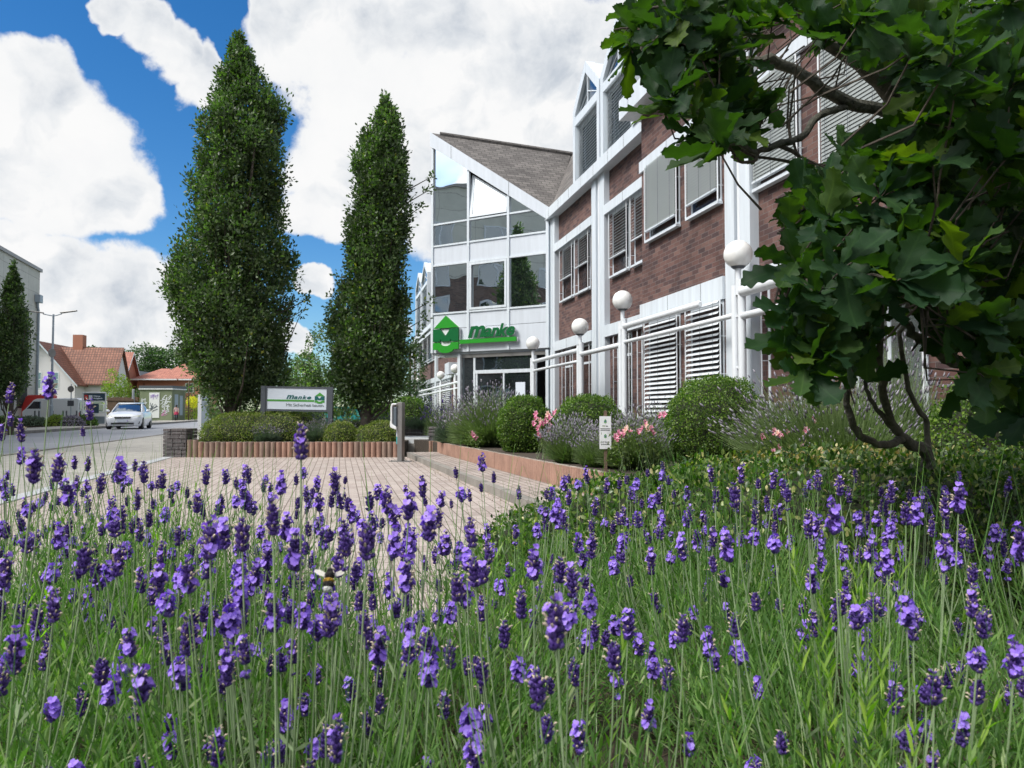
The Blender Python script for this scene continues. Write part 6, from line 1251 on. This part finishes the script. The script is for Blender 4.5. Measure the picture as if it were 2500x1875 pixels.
for px, py, Y in ((1535, 75, 2.0), (1560, 20, 2.1), (1590, 70, 2.0), (1545, 130, 1.9), (1570, 110, 2.2), (1640, 215, 1.7), (1610, 240, 1.75), (1690, 310, 1.7), (1735, 340, 1.6), (1760, 310, 1.8), (1620, 60, 2.1), (1680, 100, 1.9), (1950, 560, 1.7), (1945, 640, 1.6), (1950, 700, 1.7), (1935, 760, 1.6), (1950, 830, 1.7), (1965, 900, 1.6), (1980, 880, 1.8), (2150, 940, 1.9), (2110, 880, 1.7), (2410, 930, 1.5), (2080, 640, 1.35), (2010, 700, 1.4), (2200, 680, 1.3), (2350, 640, 1.4), (2240, 100, 1.4), (2330, 130, 1.35), (2150, 480, 1.5)): clus.append(at(px, py, Y))
ok_base = at(2262, 1100, 2.75); ok_base.z = .1
oak = thing('oak_tree', 'near oak with dark lobed leaves and lichen covered branches filling the upper right', 'tree', tuple(ok_base)); OB = ok_base.copy()
BR_ = [ # name, [(px,py,Y)], r0, r1
 ('trunk', [(2262, 1180, 2.75), (2262, 1106, 2.75), (2225, 1085, 2.7), (2203, 1070, 2.65)], .022, .019), ('branch', [(2203, 1070, 2.65), (2156, 1088, 2.55), (2100, 1062, 2.45), (2076, 1012, 2.4), (2065, 894, 2.35), (2056, 842, 2.3), (2040, 760, 2.25)], .014, .007),
 ('branch', [(2203, 1070, 2.65), (2173, 1026, 2.6), (2156, 947, 2.5), (2147, 879, 2.45), (2155, 736, 2.4), (2160, 600, 2.4)], .015, .008), ('branch', [(2190, 1060, 2.65), (2160, 1020, 2.6), (2123, 976, 2.6), (2110, 930, 2.6)], .010, .006),
 ('branch', [(2268, 1106, 2.75), (2261, 1032, 2.75), (2232, 979, 2.7), (2200, 850, 2.6), (2206, 780, 2.6), (2230, 700, 2.6)], .011, .006),
 ('branch', [(2216, 787, 2.0), (2225, 812, 2.0), (2272, 846, 2.0), (2317, 883, 2.05), (2356, 886, 2.1), (2384, 869, 2.15), (2440, 800, 2.25), (2520, 760, 2.4)], .010, .020), ('branch', [(2388, 947, 1.9), (2408, 985, 1.9), (2426, 1014, 1.95), (2520, 1050, 2.1)], .008, .014), ('branch', [(2440, 940, 2.1), (2490, 985, 2.1), (2540, 1010, 2.2)], .012, .016),
 ('trunk', [(2760, 1500, 2.7), (2680, 900, 2.7), (2560, 520, 2.65), (2500, 250, 2.6), (2500, -80, 2.5)], .11, .06), ('limb', [(2530, 640, 2.65), (2380, 520, 2.7), (2270, 380, 2.7), (2200, 240, 2.7), (2140, 100, 2.7), (2090, -40, 2.6)], .065, .040),
 ('limb', [(2230, 290, 2.7), (2150, 195, 2.6), (2050, 120, 2.5), (1985, 60, 2.4), (1935, -20, 2.3)], .038, .018), ('branch', [(2300, 420, 2.6), (2174, 280, 2.4), (2080, 255, 2.3), (1982, 199, 2.2), (1900, 150, 2.15), (1810, 150, 2.1), (1733, 136, 2.1), (1660, 90, 2.1), (1600, 30, 2.1)], .024, .006),
 ('branch', [(2080, 255, 2.3), (2000, 285, 2.2), (1955, 335, 2.1), (1906, 350, 2.0), (1842, 370, 1.95), (1800, 350, 1.9), (1760, 345, 1.9)], .012, .005), ('branch', [(1860, 366, 1.95), (1835, 395, 1.95), (1800, 390, 1.95), (1790, 372, 1.95)], .005, .003), ('branch', [(1906, 350, 2.0), (1950, 395, 2.05), (1860, 385, 2.0), (1810, 372, 2.0)], .006, .003), ('branch', [(1925, 290, 2.1), (1935, 350, 2.1), (1955, 395, 2.1)], .005, .003),
 ('branch', [(1733, 136, 2.1), (1680, 80, 2.05), (1630, 20, 2.0), (1610, -20, 2.0)], .010, .006), ('branch', [(1690, 130, 2.05), (1600, 90, 2.0), (1540, 70, 2.0), (1500, 72, 2.0)], .005, .002), ('branch', [(1640, 20, 2.0), (1570, 20, 2.0), (1535, 45, 2.0), (1560, 75, 2.0)], .004, .002), ('branch', [(2130, 180, 2.6), (2110, 80, 2.6), (2100, -30, 2.6)], .018, .012), ('branch', [(2400, 560, 2.4), (2350, 300, 2.1), (2330, 180, 1.9)], .016, .006), ('branch', [(2500, 700, 2.4), (2380, 700, 2.0), (2250, 740, 1.7)], .014, .004),
 ('branch', [(2155, 736, 2.4), (2050, 700, 2.1), (1960, 690, 1.9), (1900, 700, 1.75)], .008, .003), ('branch', [(2065, 894, 2.35), (2000, 880, 2.1), (1950, 900, 1.8)], .006, .003), ('branch', [(2230, 440, 2.6), (2100, 470, 2.3), (2000, 560, 2.0), (1900, 570, 1.8)], .014, .003), ('branch', [(2056, 842, 2.3), (2000, 790, 2.1), (1920, 770, 1.8)], .006, .003)]
allp = []
def smooth_path(P, k=4):
    out = []
    for i in range(len(P)-1):
        p0 = P[max(i-1, 0)]; p1 = P[i]; p2 = P[i+1]; p3 = P[min(i+2, len(P)-1)]
        for j in range(k): t = j/k; out.append(.5*((2*p1)+(p2-p0)*t+(2*p0-5*p1+4*p2-p3)*t*t+(3*p1-p0-3*p2+p3)*t**3))
    out.append(P[-1]); return out
for nm, pp, r0, r1 in BR_:
    P = smooth_path([at(*q)-OB for q in pp]); n = len(P); P = [p+Vector(RNG.normal(0, .0025, 3)) for p in P]; allp += P
    mb = MB(); mb.tube(P, [(r0+(r1-r0)*i/(n-1))*RNG.uniform(.9, 1.12) for i in range(n)], 9 if max(r0, r1) < .03 else 14); mb.build(nm, 'barkl' if max(r0, r1) > .007 else 'bark', oak, True)
AP = np.array([tuple(p) for p in allp]); tw = MB(); lv = {i: [[], [], [], []] for i in range(6)}
for c in clus:
    p = c-OB; d2 = ((AP-np.array(tuple(p)))**2).sum(1); j = int(np.argmin(d2)); a = Vector(AP[j]); 
    if (p-a).length > .24: a = p+(a-p).normalized()*.24
    ax = (p-a); ax = ax.normalized() if ax.length > .02 else Vector((-1, 0, .2)).normalized(); ax = (ax+Vector(RNG.normal(0, .3, 3))+Vector((0, 0, .15))).normalized()
    mid = a.lerp(p, .5)+Vector(RNG.normal(0, .03, 3))+Vector((0, 0, -.03)); twp = ([a, mid, p-ax*.02, p], [.0030, .0024, .0018, .0014])
    kept = 0; n = int(RNG.integers(7, 11)); ph = RNG.uniform(0, 6.28); u = ax.orthogonal().normalized(); v = ax.cross(u)
    for k in range(n):
        an = ph+k*2.4; el = RNG.uniform(.15, .95); d = (u*math.cos(an)+v*math.sin(an))*math.cos(el)+ax*math.sin(el)+Vector((0, 0, -.15)); nn = ax*.9+Vector((0, 0, .8))+Vector(RNG.normal(0, .45, 3))
        ln = RNG.uniform(.078, .132); skip = False
        for f_ in (.25, .6, 1.0):
            wp = OB+p+d.normalized()*ln*f_; px_ = 1250+FPX*wp.x/wp.y; py_ = 1005-FPX*(wp.z-CZ)/wp.y; skip = skip or any(inside((px_, py_), h_) for h_ in HOLES)
        if skip and RNG.random() < .93: continue
        kept += 1
        b = lv[int(RNG.integers(0, 6))]; b[0].append(tuple(p-ax*RNG.uniform(0, .045))); b[1].append(tuple(d)); b[2].append(tuple(nn)); b[3].append(ln)
    if kept > 2: tw.tube(*twp, 5, False)
tw.build('twigs', 'bark', oak, True)
VV = []; FF = []; UU = []; nofs = 0
for i, b in lv.items():
    V, F, U = scatter(OL[i][0], OL[i][1], np.array(b[0]), np.array(b[1]), np.array(b[2]), np.array(b[3]), OL[i][2]); VV.append(V); FF.append(F+nofs); UU.append(U); nofs += len(V)
link('crown', np_mesh('crown', np.concatenate(VV), np.concatenate(FF), ['oaknear'], uv=np.concatenate(UU), smooth=True), oak)
